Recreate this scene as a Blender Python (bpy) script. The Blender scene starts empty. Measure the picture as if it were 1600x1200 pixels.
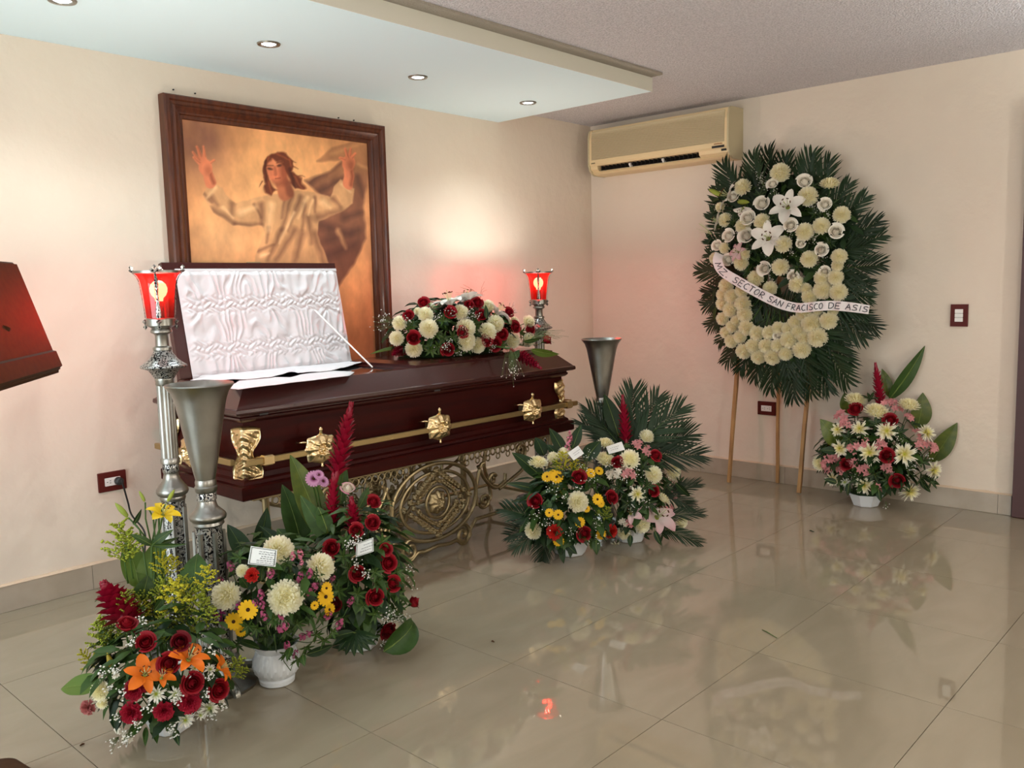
import bpy, math, random
import numpy as np
from mathutils import Vector, Matrix, noise
random.seed(7); np.random.seed(7)
sc = bpy.context.scene
col = sc.collection
PI = math.pi
# ------------------------------------------------------------------ camera, world, lights, exposure
FPX = 1352.0
YAW, PITCH, ROLL = 0.826, -0.1117, -0.02447
CAM = Vector((-5.0882, -3.8667, 1.2716))
fw = Vector((math.sin(YAW)*math.cos(PITCH), math.cos(YAW)*math.cos(PITCH), math.sin(PITCH)))
_r = fw.cross(Vector((0, 0, 1))).normalized(); _u = _r.cross(fw)
rt = _r*math.cos(ROLL) + _u*math.sin(ROLL)
up = -_r*math.sin(ROLL) + _u*math.cos(ROLL)
cd = bpy.data.cameras.new('camera'); cam = bpy.data.objects.new('camera', cd); col.objects.link(cam)
cd.sensor_width = 36; cd.lens = FPX/1600*36; cd.clip_start = .05
cam.matrix_world = Matrix(((rt.x, up.x, -fw.x, CAM.x), (rt.y, up.y, -fw.y, CAM.y), (rt.z, up.z, -fw.z, CAM.z), (0, 0, 0, 1)))
sc.camera = cam
sc.view_settings.view_transform = 'Standard'; sc.view_settings.look = 'None'
sc.view_settings.gamma = 1; sc.view_settings.use_curve_mapping = False
sc.view_settings.exposure = 0.52
wd = bpy.data.worlds.new('room_air'); sc.world = wd; wd.use_nodes = True
wd.node_tree.nodes['Background'].inputs[0].default_value = (.9, .8, .7, 1)
wd.node_tree.nodes['Background'].inputs[1].default_value = 0.05
CEIL, SOFF, BASE_H = 2.398, 2.313, .108
DOWN = [(-2.98, -.58), (-2.132, -.56), (-1.269, -.523), (-3.80, -.571)]
ADDED_LAMPS = [(-3.3, -4.6), (-1.1, -4.7), (-5.9, -5.0)]; LAMP_Z = 1.10  # unseen globe lamps, added to brighten the room
DOWN_W, FILL_W, BULB_W, DAY_W, UP_W = 24, 44, 8, 12, 58
ADDED_UPLIGHTS = [(-4.98, -2.5), (-.95, -4.3), (-3.5, -5.5)]  # unseen torchieres, added to throw more light on the ceiling
COOL, WARM = (.80, .95, 1.0), (1.0, .95, .87)

def spot(name, loc, watt, colr, angle, blend, radius):
    d = bpy.data.lights.new(name, 'SPOT'); d.energy = watt; d.color = colr
    d.spot_size = angle; d.spot_blend = blend; d.shadow_soft_size = radius
    o = bpy.data.objects.new(name, d); o.location = loc; col.objects.link(o); return o
for x, y in DOWN:
    spot('downlight_beam', (x, y, SOFF-.012), DOWN_W, COOL, math.radians(125), .9, .035)
for x, y in ADDED_LAMPS:
    d = bpy.data.lights.new('added_globe_light', 'POINT'); d.shadow_soft_size = .06; d.energy = FILL_W; d.color = WARM
    o = bpy.data.objects.new('added_globe_light', d); o.location = (x, y, LAMP_Z); col.objects.link(o)
for x, y in ADDED_UPLIGHTS:
    o = spot('added_uplight_beam', (x, y, 1.62), UP_W, (.84, .95, 1.0), math.radians(165), .6, .08); o.rotation_euler = (PI, 0, 0)
# daylight through the glazed opening added unseen in the far wall for its light
ADDED_WIN = (-2.9, -.55, .12, 2.0)
d = bpy.data.lights.new('added_daylight', 'AREA'); d.shape = 'RECTANGLE'; d.size = ADDED_WIN[3]-ADDED_WIN[2]-.1; d.size_y = ADDED_WIN[1]-ADDED_WIN[0]-.1; d.energy = DAY_W; d.color = (.84, .95, 1.0)
o = bpy.data.objects.new('added_daylight', d); o.location = (-6.52, (ADDED_WIN[0]+ADDED_WIN[1])/2, (ADDED_WIN[2]+ADDED_WIN[3])/2); o.rotation_euler = (0, -PI/2, 0); col.objects.link(o)

# ------------------------------------------------------------------ projection helpers (photo measurements -> room)
def ray(px, py): return fw + rt*((px-800)/FPX) - up*((py-600)/FPX)
def W(px, py, dep): return CAM + ray(px, py)*dep
def on(px, py, ax, val):
    d = ray(px, py); return CAM + d*((val-CAM[ax])/d[ax])
def dep(p): return (Vector(p)-CAM).dot(fw)
def pj(p):
    d = Vector(p)-CAM; z = d.dot(fw); return 800+FPX*d.dot(rt)/z, 600-FPX*d.dot(up)/z

# ------------------------------------------------------------------ mesh helpers
class MB:
    def __init__(s): s.v = []; s.f = []; s.m = []
    def add(s, vs, fs, mi=0):
        b = len(s.v); s.v += [tuple(v) for v in vs]
        s.f += [tuple(b+i for i in f) for f in fs]; s.m += [mi]*len(fs); return s
    def box(s, a, b, mi=0, bev=0):
        (x0, y0, z0), (x1, y1, z1) = a, b
        if bev:
            e = bev
            return s.loft([(x0+e, x1-e, y0+e, y1-e, z0), (x0, x1, y0, y1, z0+e), (x0, x1, y0, y1, z1-e), (x0+e, x1-e, y0+e, y1-e, z1)], mi)
        return s.loft([(x0, x1, y0, y1, z0), (x0, x1, y0, y1, z1)], mi)
    def loft(s, R, mi=0, c0=True, c1=True):
        vs = []; fs = []
        for (x0, x1, y0, y1, z) in R: vs += [(x0, y0, z), (x1, y0, z), (x1, y1, z), (x0, y1, z)]
        for k in range(len(R)-1):
            for i in range(4):
                j = (i+1) % 4; fs.append((4*k+i, 4*k+j, 4*k+4+j, 4*k+4+i))
        if c0: fs.append((3, 2, 1, 0))
        if c1: n = 4*len(R)-4; fs.append((n, n+1, n+2, n+3))
        return s.add(vs, fs, mi)
    def lathe(s, prof, n=32, c=(0, 0, 0), mi=0, mod=None, cap=True):
        vs = []; fs = []
        for r, z in prof:
            for i in range(n):
                t = 2*PI*i/n; q = r*(mod(t, z) if mod else 1)
                vs.append((c[0]+q*math.cos(t), c[1]+q*math.sin(t), c[2]+z))
        for k in range(len(prof)-1):
            for i in range(n):
                j = (i+1) % n; fs.append((k*n+i, k*n+j, (k+1)*n+j, (k+1)*n+i))
        if cap:
            fs.append(tuple(range(n))[::-1]); b = (len(prof)-1)*n; fs.append(tuple(b+i for i in range(n)))
        return s.add(vs, fs, mi)
    def tube(s, pts, r, n=6, mi=0, closed=False):
        P = [Vector(p) for p in pts]; N = len(P)
        rr = r if isinstance(r, (list, tuple)) else [r]*N
        vs = []; fs = []; ref = None
        for i in range(N):
            t = (P[(i+1) % N]-P[i-1]) if closed else (P[min(i+1, N-1)]-P[max(i-1, 0)])
            if t.length < 1e-9: t = Vector((0, 0, 1))
            t.normalize()
            if ref is None: ref = Vector((0, 0, 1)) if abs(t.z) < .9 else Vector((1, 0, 0))
            a = (ref - t*ref.dot(t)).normalized(); b = t.cross(a); ref = a
            for k in range(n):
                q = 2*PI*k/n; vs.append(P[i]+(a*math.cos(q)+b*math.sin(q))*rr[i])
        for i in range(N if closed else N-1):
            for k in range(n):
                j = (k+1) % n; a = i*n; b = ((i+1) % N)*n; fs.append((a+k, a+j, b+j, b+k))
        if not closed: fs.append(tuple(range(n))[::-1]); fs.append(tuple((N-1)*n+k for k in range(n)))
        return s.add(vs, fs, mi)
    def grid(s, fn, nu, nv, mi=0, flip=False):
        vs = [fn(i/nu, j/nv) for i in range(nu+1) for j in range(nv+1)]
        fs = []
        for i in range(nu):
            for j in range(nv):
                a = i*(nv+1)+j; q = (a, a+1, a+nv+2, a+nv+1); fs.append(q[::-1] if flip else q)
        return s.add(vs, fs, mi)
    def blob(s, c, r, mi=0, sq=1):
        x, y, z = c
        return s.add([(x+r, y, z), (x-r, y, z), (x, y+r, z), (x, y-r, z), (x, y, z+r*sq), (x, y, z-r*sq)],
                     [(0, 2, 4), (2, 1, 4), (1, 3, 4), (3, 0, 4), (2, 0, 5), (1, 2, 5), (3, 1, 5), (0, 3, 5)], mi)
    def merge(s, o, M, mi=None):
        b = len(s.v); s.v += [tuple(M @ Vector(v)) for v in o.v]
        s.f += [tuple(b+i for i in f) for f in o.f]; s.m += [mi]*len(o.f) if mi is not None else o.m; return s
    def mesh(s, name, mats, smooth=True, auto=None):
        me = bpy.data.meshes.new(name); me.from_pydata(s.v, [], s.f)
        for m in (mats if isinstance(mats, (list, tuple)) else [mats]): me.materials.append(m)
        me.polygons.foreach_set('material_index', s.m)
        me.polygons.foreach_set('use_smooth', [smooth]*len(s.f))
        me.update()
        if smooth and auto: me.set_sharp_from_angle(angle=math.radians(auto))
        return me
def put(name, me, parent=None, M=None, kind=None, label=None):
    o = bpy.data.objects.new(name, me); col.objects.link(o)
    if parent: o.parent = parent
    if M is not None: o.matrix_basis = M
    if kind: o['kind'] = kind
    if label: o['label'] = label
    return o
def part(name, mb, mats, parent, smooth=True, auto=35, M=None, kind=None, label=None):
    return put(name, mb.mesh(name, mats, smooth, auto), parent, M, kind, label)
def thing(name, label, cat, loc, group=None):
    o = bpy.data.objects.new(name, None); col.objects.link(o); o.location = loc
    o.empty_display_size = .1; o['label'] = label; o['category'] = cat
    if group: o['group'] = group
    return o
def T(*p): return Matrix.Translation(Vector(p[0]) if len(p) == 1 else Vector(p))
def basis(x, z):
    z = Vector(z).normalized(); x = Vector(x); x = (x - z*x.dot(z))
    if x.length < 1e-6: x = Vector((1, 0, 0)) - z*z.x
    x.normalize(); y = z.cross(x)
    return Matrix(((x.x, y.x, z.x, 0), (x.y, y.y, z.y, 0), (x.z, y.z, z.z, 0), (0, 0, 0, 1)))
def S(a, b=None, c=None): b = a if b is None else b; c = a if c is None else c; return Matrix.Diagonal((a, b, c, 1))

# ------------------------------------------------------------------ materials
def mat(name, c, rough=.5, metal=0, spec=.5, coat=0, bump=None, var=None, orand=0, emit=None, sub=0, coatr=.1, trans=None):
    m = bpy.data.materials.new(name); m.use_nodes = True
    nt = m.node_tree; n = nt.nodes; L = nt.links; b = n['Principled BSDF']
    b.inputs['Base Color'].default_value = (*c, 1); b.inputs['Roughness'].default_value = rough
    b.inputs['Metallic'].default_value = metal; b.inputs['Specular IOR Level'].default_value = spec
    b.inputs['Coat Weight'].default_value = coat; b.inputs['Coat Roughness'].default_value = coatr
    if sub: b.inputs['Subsurface Weight'].default_value = sub; b.inputs['Subsurface Radius'].default_value = (.01, .006, .004)
    if emit: b.inputs['Emission Color'].default_value = (*emit[:3], 1); b.inputs['Emission Strength'].default_value = emit[3]
    src = None
    if var:   # (scale, second colour, contrast lo, hi)
        tc = n.new('ShaderNodeTexCoord'); nz = n.new('ShaderNodeTexNoise'); nz.inputs['Scale'].default_value = var[0]; nz.inputs['Detail'].default_value = 5
        L.new(tc.outputs['Object'], nz.inputs['Vector'])
        if len(var) > 4: mp = n.new('ShaderNodeMapping'); mp.inputs['Scale'].default_value = var[4]; L.new(tc.outputs['Object'], mp.inputs[0]); L.new(mp.outputs[0], nz.inputs['Vector'])
        rp = n.new('ShaderNodeValToRGB'); rp.color_ramp.elements[0].position = var[2]; rp.color_ramp.elements[1].position = var[3]
        rp.color_ramp.elements[0].color = (*c, 1); rp.color_ramp.elements[1].color = (*var[1], 1)
        L.new(nz.outputs['Fac'], rp.inputs[0]); src = rp.outputs[0]
    if orand:
        oi = n.new('ShaderNodeObjectInfo'); hs = n.new('ShaderNodeHueSaturation')
        mr = n.new('ShaderNodeMapRange'); mr.inputs[3].default_value = 1-orand; mr.inputs[4].default_value = 1+orand
        L.new(oi.outputs['Random'], mr.inputs[0]); L.new(mr.outputs[0], hs.inputs['Value'])
        if src: L.new(src, hs.inputs['Color'])
        else: hs.inputs['Color'].default_value = (*c, 1)
        src = hs.outputs[0]
    if src: L.new(src, b.inputs['Base Color'])
    if bump:  # (scale, strength, distance)
        tc2 = n.new('ShaderNodeTexCoord'); nb = n.new('ShaderNodeTexNoise'); nb.inputs['Scale'].default_value = bump[0]; nb.inputs['Detail'].default_value = 4
        L.new(tc2.outputs['Object'], nb.inputs['Vector'])
        bp = n.new('ShaderNodeBump'); bp.inputs['Strength'].default_value = bump[1]; bp.inputs['Distance'].default_value = bump[2] if len(bump) > 2 else .01
        L.new(nb.outputs['Fac'], bp.inputs['Height']); L.new(bp.outputs[0], b.inputs['Normal'])
    if trans:   # thin translucent petals and leaves
        tr = n.new('ShaderNodeBsdfTranslucent'); mx = n.new('ShaderNodeMixShader'); mx.inputs[0].default_value = trans
        if src: L.new(src, tr.inputs[0])
        else: tr.inputs[0].default_value = (*c, 1)
        out = n['Material Output']; L.new(b.outputs[0], mx.inputs[1]); L.new(tr.outputs[0], mx.inputs[2]); L.new(mx.outputs[0], out.inputs[0])
    return m
M_ = {}
M_['wall'] = mat('cream_wall_paint', (.70, .615, .51), .75, spec=.2, bump=(6, .5, .02), var=(1.3, (.665, .575, .47), .35, .7))
M_['ceil'] = mat('popcorn_ceiling', (.84, .80, .82), .85, spec=.15, bump=(120, 1.0, .02), var=(120, (.66, .63, .645), .42, .6))
M_['soffit'] = mat('cool_light_soffit_tint', (.72, .89, .96), .7, spec=.2)  # cool bluish light on the soffit tinted into its base colour
M_['baset'] = mat('baseboard_tile', (.40, .34, .265), .25, var=(6, (.34, .285, .215), .4, .65))
M_['grout'] = mat('grout', (.10, .08, .06), .8)
M_['plasteredge'] = mat('rough_plaster_edge', (.62, .48, .34), .9, bump=(60, .6, .01))
M_['wood'] = mat('polished_mahogany', (.040, .0038, .0026), .38, spec=.10, coat=.0, coatr=.12, var=(3, (.024, .003, .0025), .35, .7, (1, 12, 12)))
M_['woodtop'] = mat('mahogany_lid', (.038, .006, .005), .24, spec=.4, coat=.3, coatr=.1)
M_['frame'] = mat('frame_wood', (.10, .026, .009), .35, spec=.3, coat=.1, var=(4, (.055, .014, .006), .4, .65, (14, 14, 2)))
M_['lectern'] = mat('lectern_wood', (.050, .019, .005), .6, spec=.12, var=(5, (.038, .014, .004), .4, .65, (10, 10, 2)))
M_['door'] = mat('door_wood', (.045, .008, .005), .45)
M_['plate'] = mat('switch_plate_wood', (.085, .010, .007), .5, spec=.2)
M_['white'] = mat('white_plastic', (.75, .74, .70), .4)
M_['bowl'] = mat('white_bowl', (.66, .70, .72), .35)
M_['black'] = mat('black_rubber', (.012, .012, .012), .5)
M_['satin'] = mat('white_satin', (.58, .58, .59), .33, spec=.5)
M_['cloth'] = mat('white_cloth', (.68, .67, .68), .6)
M_['gold'] = mat('polished_brass', (.74, .57, .31), .27, metal=1)
M_['rail'] = mat('satin_brass', (.40, .30, .14), .38, metal=1)
M_['bronze'] = mat('aged_bronze', (.40, .32, .18), .45, metal=1)
M_['silver'] = mat('pewter', (.34, .335, .31), .34, metal=1, var=(9, (.24, .24, .215), .4, .7))
M_['silverd'] = mat('dark_pewter', (.10, .10, .10), .5, metal=.6)
M_['glassdark'] = mat('dark_glass', (.01, .008, .008), .04, spec=.8)
M_['acbody'] = mat('yellowed_plastic', (.74, .58, .33), .45)
M_['acgrille'] = mat('grille_plastic', (.66, .54, .34), .5)
M_['acside'] = mat('side_plastic', (.52, .45, .28), .5)
M_['acdark'] = mat('dark_vent', (.015, .013, .012), .6)
M_['easel'] = mat('pine_stick', (.42, .24, .09), .6, var=(4, (.30, .16, .06), .4, .6, (12, 12, 1)))
M_['lampglow'] = mat('lamp_glow', (1, 1, 1), .5, emit=(.92, .98, 1, 14))
M_['bulb'] = mat('bulb_glow', (1, .9, .7), .5, emit=(1, .80, .45, 60))
def globe_glass():
    m = bpy.data.materials.new('opal_glass'); m.use_nodes = True; n = m.node_tree.nodes; L = m.node_tree.links; n.remove(n['Principled BSDF'])
    tr = n.new('ShaderNodeBsdfTransparent'); tl = n.new('ShaderNodeBsdfTranslucent'); mx = n.new('ShaderNodeMixShader'); mx.inputs[0].default_value = .3
    L.new(tr.outputs[0], mx.inputs[1]); L.new(tl.outputs[0], mx.inputs[2]); L.new(mx.outputs[0], n['Material Output'].inputs[0]); return m
M_['globe'] = globe_glass()
def glass_red():
    m = bpy.data.materials.new('red_glass'); m.use_nodes = True; nt = m.node_tree; n = nt.nodes; L = nt.links
    n.remove(n['Principled BSDF'])
    tr = n.new('ShaderNodeBsdfTransparent'); tr.inputs[0].default_value = (.85, .014, .012, 1)
    tl = n.new('ShaderNodeBsdfTranslucent'); tl.inputs[0].default_value = (.9, .012, .008, 1)
    gl = n.new('ShaderNodeBsdfGlossy'); gl.inputs['Roughness'].default_value = .08
    m1 = n.new('ShaderNodeMixShader'); m1.inputs[0].default_value = .035
    L.new(tr.outputs[0], m1.inputs[1]); L.new(tl.outputs[0], m1.inputs[2])
    m2 = n.new('ShaderNodeMixShader'); m2.inputs[0].default_value = .06
    L.new(m1.outputs[0], m2.inputs[1]); L.new(gl.outputs[0], m2.inputs[2]); L.new(m2.outputs[0], n['Material Output'].inputs[0])
    return m
M_['redglass'] = glass_red()
def tile_mat():
    m = bpy.data.materials.new('porcelain_tile'); m.use_nodes = True; nt = m.node_tree; n = nt.nodes; L = nt.links; b = n['Principled BSDF']
    tc = n.new('ShaderNodeTexCoord'); oi = n.new('ShaderNodeObjectInfo'); ml = n.new('ShaderNodeVectorMath'); ml.operation = 'MULTIPLY_ADD'
    cmb = n.new('ShaderNodeCombineXYZ'); mul = n.new('ShaderNodeMath'); mul.operation = 'MULTIPLY'; mul.inputs[1].default_value = 40
    L.new(oi.outputs['Random'], mul.inputs[0]); L.new(mul.outputs[0], cmb.inputs[2]); L.new(mul.outputs[0], cmb.inputs[0])
    ad = n.new('ShaderNodeVectorMath'); ad.operation = 'ADD'; L.new(tc.outputs['Object'], ad.inputs[0]); L.new(cmb.outputs[0], ad.inputs[1])
    mp = n.new('ShaderNodeMapping'); mp.inputs['Rotation'].default_value = (0, 0, .6); mp.inputs['Scale'].default_value = (1.2, 3.4, 1)
    L.new(ad.outputs[0], mp.inputs[0])
    nz = n.new('ShaderNodeTexNoise'); nz.inputs['Scale'].default_value = 2.2; nz.inputs['Detail'].default_value = 7; nz.inputs['Distortion'].default_value = 1.1
    L.new(mp.outputs[0], nz.inputs['Vector'])
    rp = n.new('ShaderNodeValToRGB'); e = rp.color_ramp.elements
    e[0].position = .3; e[0].color = (.265, .225, .155, 1); e[1].position = .72; e[1].color = (.295, .252, .178, 1)
    L.new(nz.outputs['Fac'], rp.inputs[0]); L.new(rp.outputs[0], b.inputs['Base Color'])
    b.inputs['Roughness'].default_value = .025; b.inputs['Specular IOR Level'].default_value = .65
    return m
M_['tile'] = tile_mat()
def ornate():
    # chased pewter: bright scrollwork over blackened recesses
    m = bpy.data.materials.new('chased_pewter'); m.use_nodes = True; nt = m.node_tree; n = nt.nodes; L = nt.links; b = n['Principled BSDF']
    tc = n.new('ShaderNodeTexCoord'); mp = n.new('ShaderNodeMapping'); mp.inputs['Scale'].default_value = (1, 1, .75)
    L.new(tc.outputs['Object'], mp.inputs[0])
    nz = n.new('ShaderNodeTexNoise'); nz.inputs['Scale'].default_value = 66; nz.inputs['Detail'].default_value = 1.2; nz.inputs['Distortion'].default_value = 3.2
    L.new(mp.outputs[0], nz.inputs['Vector'])
    rp = n.new('ShaderNodeValToRGB'); e = rp.color_ramp.elements; e[0].position = .44; e[0].color = (.01, .01, .012, 1); e[1].position = .5; e[1].color = (.5, .5, .48, 1)
    L.new(nz.outputs['Fac'], rp.inputs[0]); L.new(rp.outputs[0], b.inputs['Base Color'])
    b.inputs['Metallic'].default_value = .9; b.inputs['Roughness'].default_value = .35
    bp = n.new('ShaderNodeBump'); bp.inputs['Distance'].default_value = .004; L.new(rp.outputs[0], bp.inputs['Height']); L.new(bp.outputs[0], b.inputs['Normal'])
    return m
M_['ornate'] = ornate()

# ------------------------------------------------------------------ room shell
XW, YW = -6.6, -6.4
def struct(name, mb, m, parent=None, smooth=False):
    o = part(name, mb, m, parent, smooth)
    if not parent: o['kind'] = 'structure'
    return o
floor = struct('floor', MB().box((XW, YW, -.08), (0, 0, -.006)), M_['grout'])
X0, Y0, TS, GAP = -3.6331, -1.3370, .6, .0022
_tiles = {}
kx0 = math.floor((XW-X0)/TS); ky0 = math.floor((YW-Y0)/TS)
for i in range(kx0, 8):
    for j in range(ky0, 4):
        a, b = max(X0+i*TS, XW), min(X0+(i+1)*TS, -.0005); c, d = max(Y0+j*TS, YW), min(Y0+(j+1)*TS, -.0005)
        if b-a < .01 or d-c < .01: continue
        key = (round(b-a, 4), round(d-c, 4))
        if key not in _tiles:
            w, h = (b-a)/2-GAP/2, (d-c)/2-GAP/2
            _tiles[key] = MB().loft([(-w, w, -h, h, -.006), (-w, w, -h, h, 0)]).mesh('tile', M_['tile'], False)
        put('tile', _tiles[key], floor, T((a+b)/2, (c+d)/2, 0))
wl = struct('wall_left', MB().box((XW-.1, 0, -.05), (.1, .1, CEIL+.1)), M_['wall'])
wr = struct('wall_right', MB().box((0, YW-.1, -.05), (.1, -.0001, CEIL+.1)), M_['wall'])
struct('wall_back', MB().box((XW-.1, YW-.1, -.05), (-.0001, YW, CEIL+.1)), M_['wall'])
struct('wall_far', MB().box((XW-.1, YW+.0001, -.05), (XW, -.0001, CEIL+.1)), M_['wall'])
ceil = struct('ceiling', MB().box((XW-.1, YW-.1, CEIL), (.1, .1, CEIL+.1)), M_['ceil'])
SX, SY = -.962, -1.155
struct('soffit', MB().box((XW+.001, SY, SOFF), (SX, -.0005, CEIL-.0005)), M_['soffit'], ceil)
part('soffit_face', MB().box((XW+.001, SY-.004, SOFF-.0005), (SX+.0005, SY-.0002, CEIL-.0125)), mat('cream_soffit_face', (.66, .65, .56), .75, spec=.2), ceil, False)
part('soffit_ledge', MB().box((XW+.001, SY-.075, CEIL-.012), (SX-.01, SY-.0005, CEIL-.0005)), mat('shade_toned_plaster', (.36, .32, .26), .9, bump=(90, 1, .01)), ceil, False)  # ledge colour darkened to carry the shade on its underside
# baseboards of cut tile, a rough plaster line on top
def baseboard(name, horizontal, lo, hi, j0):
    o = struct(name, MB().box(*(((lo, -.012, 0), (hi, -.0005, BASE_H-.004)) if horizontal else ((-.012, lo, 0), (-.0005, hi, BASE_H-.004)))), M_['grout'])
    k = j0
    while k > lo: k -= .6
    while k < hi:
        a, b = max(k, lo)+.001, min(k+.6, hi)-.001
        if b-a > .02:
            mb = MB().box(*(((a, -.0155, .0005), (b, -.0122, BASE_H)) if horizontal else ((-.0155, a, .0005), (-.0122, b, BASE_H))), bev=.001)
            part('tile', mb, M_['baset'], o, False)
        k += .6
    mb = MB()
    n = 60
    def fn(u, v):
        t = lo+(hi-lo)*u; w = .004*noise.noise((t*14, 3.1*lo, 0))
        p = [(-.0005, BASE_H+.009+w), (-.010, BASE_H+.008+w), (-.017, BASE_H+.001), (-.011, BASE_H-.003)][min(3, int(v*3+.5))]
        return (t, p[0], p[1]) if horizontal else (p[0], t, p[1])
    mb.grid(fn, n*3, 3)
    part('plaster_line', mb, M_['plasteredge'], o)
jx = on(145.5, 907, 1, -.015).x
baseboard('baseboard_left', True, XW+.01, -.016, jx)
baseboard('baseboard_right', False, -2.765, -.0165, -.9)
# dark wooden door frame at the right edge of the view
dr = struct('door_1', MB().box((-.03, -3.75, 0), (-.0005, -2.87, 2.05), bev=.004), M_['door'])
part('door_frame', MB().box((-.05, -2.868, 0), (-.0005, -2.775, 2.12), bev=.006), M_['door'], dr)
part('door_frame', MB().box((-.05, -3.85, 0), (-.0005, -3.752, 2.12), bev=.006), M_['door'], dr)
part('door_frame', MB().box((-.05, -3.751, 2.052), (-.0005, -2.869, 2.12), bev=.006), M_['door'], dr)
for z0, z1 in ((.2, .9), (1.05, 1.85)):
    part('door_panel', MB().loft([(-.036, -.0302, -3.62, -3.0, z0), (-.044, -.0302, -3.6, -3.02, z0+.02), (-.044, -.0302, -3.6, -3.02, z1-.02), (-.036, -.0302, -3.62, -3.0, z1)]), M_['door'], dr)
part('door_handle', MB().tube([(-.03, -2.95, 1.0), (-.08, -2.95, 1.0), (-.085, -2.97, 1.0), (-.085, -3.06, 1.0)], .009, 8), M_['silver'], dr)
part('plaster_seam', MB().box((-.0014, -2.77, 1.030), (-.0001, -1.72, 1.0335)), M_['wall'], wr, False)
# unseen glazed opening, added to the far wall to light the room
wn = struct('added_window_1', MB().box((XW+.0005, ADDED_WIN[0], ADDED_WIN[2]), (XW+.012, ADDED_WIN[1], ADDED_WIN[3])), mat('added_bright_pane', (.9, .95, 1), .2, emit=(.84, .95, 1, 3)))
for a, b, c, d in ((ADDED_WIN[0]-.05, ADDED_WIN[0], ADDED_WIN[2]-.05, ADDED_WIN[3]+.05), (ADDED_WIN[1], ADDED_WIN[1]+.05, ADDED_WIN[2]-.05, ADDED_WIN[3]+.05), (ADDED_WIN[0], ADDED_WIN[1], ADDED_WIN[2]-.05, ADDED_WIN[2]), (ADDED_WIN[0], ADDED_WIN[1], ADDED_WIN[3], ADDED_WIN[3]+.05)):
    part('added_window_frame', MB().box((XW+.0005, a+.0005, c), (XW+.05, b-.0005, d)), M_['white'], wn, False)
# screws left in the wall above the picture
for px, py in ((271, 140), (305, 146), (529, 184), (553, 188)):
    p = on(px, py, 1, -.006); part('screw', MB().lathe([(.0035, -.004), (.004, 0), (.003, .004)], 8), M_['black'], wl, M=T(p) @ Matrix.Rotation(PI/2, 4, 'X'))

# ------------------------------------------------------------------ ceiling lights, then added lamps out of view
lab = ['recessed chrome downlight above the left half of the framed print', 'recessed chrome downlight above the right half of the framed print',
       'recessed chrome downlight nearest the soffit corner and the air conditioner', 'recessed chrome downlight at the top edge of the photo, leftmost']
for (x, y), l in zip(DOWN, lab):
    t = thing('ceiling_downlight', l, 'ceiling light', (x, y, SOFF), 'recessed downlights in the soffit')
    part('rim', MB().lathe([(.030, -.0005), (.034, -.006), (.046, -.006), (.049, -.0005)], 28, cap=False), M_['silver'], t)
    part('lamp', MB().lathe([(.031, -.0006), (.024, -.004), (.001, -.005)], 24), M_['lampglow'], t)
for (x, y), l in zip(ADDED_LAMPS, ('nearest behind the viewer', 'towards the door wall', 'in the far back corner')):
    t = thing('added_floor_lamp', 'added floor lamp with a white glass globe on a thin pole, ' + l, 'lamp', (x, y, 0), 'added globe floor lamps outside the view')
    part('globe', MB().lathe([(.03, .098+LAMP_Z)]+[(.1*math.sin(a), LAMP_Z+.1*math.cos(a)) for a in (PI*k/14 for k in range(2, 13))]+[(.03, LAMP_Z-.0955)], 24, cap=False), M_['globe'], t)  # globe of the added floor lamp
    part('pole', MB().tube([(0, 0, .02), (0, 0, LAMP_Z-.09)], .012, 10), M_['silver'], t)
    part('base', MB().lathe([(.15, 0), (.15, .012), (.03, .025), (.012, .05)], 24), M_['silver'], t)

for (x, y), l in zip(ADDED_UPLIGHTS, ('beside the lectern', 'near the door wall', 'behind the viewer')):
    t = thing('added_torchiere_lamp', 'added pewter torchiere lamp shining at the ceiling ' + l, 'lamp', (x, y, 0), 'added torchiere lamps outside the view')
    part('added_bowl_shade', MB().lathe([(.02, 1.52), (.07, 1.535), (.12, 1.565), (.15, 1.60), (.155, 1.605), (.148, 1.60), (.10, 1.56), (.03, 1.53), (.001, 1.528)], 28, cap=False), M_['silver'], t)
    part('pole', MB().tube([(0, 0, .02), (0, 0, 1.525)], .012, 10), M_['silver'], t)
    part('base', MB().lathe([(.14, 0), (.14, .012), (.03, .025), (.012, .05)], 24), M_['silver'], t)
# ------------------------------------------------------------------ framed print
PX0, PX1, PZ0, PZ1 = -3.195, -1.935, .56, 2.17
pic = thing('framed_picture', 'large framed sepia print of a robed figure with raised arms', 'picture', ((PX0+PX1)/2, 0, PZ0))
def frame_rail(x0, x1, z0, z1):
    mb = MB()
    R = [(0, -.0005), (0, -.052), (.006, -.060), (.022, -.060), (.028, -.052), (.040, -.048), (.050, -.054), (.058, -.048), (.070, -.036), (.078, -.036), (.083, -.028), (.096, -.024), (.1, -.012)]
    V = []
    for d, y in R: V.append([(x0+d, y, z0+d), (x1-d, y, z0+d), (x1-d, y, z1-d), (x0+d, y, z1-d)])
    return V
V = frame_rail(PX0-pic.location.x, PX1-pic.location.x, 0, PZ1-PZ0)
for s in range(4):
    mb = MB(); vs = []; fs = []
    for row in V: vs += [row[s], row[(s+1) % 4]]
    for k in range(len(V)-1): fs.append((2*k, 2*k+1, 2*k+3, 2*k+2))
    mb.add(vs, fs); part('frame_rail', mb, M_['frame'], pic, True, 25)
def blend(c, m, colr): return c*(1-m[..., None]) + np.array(colr)*m[..., None]
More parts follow.
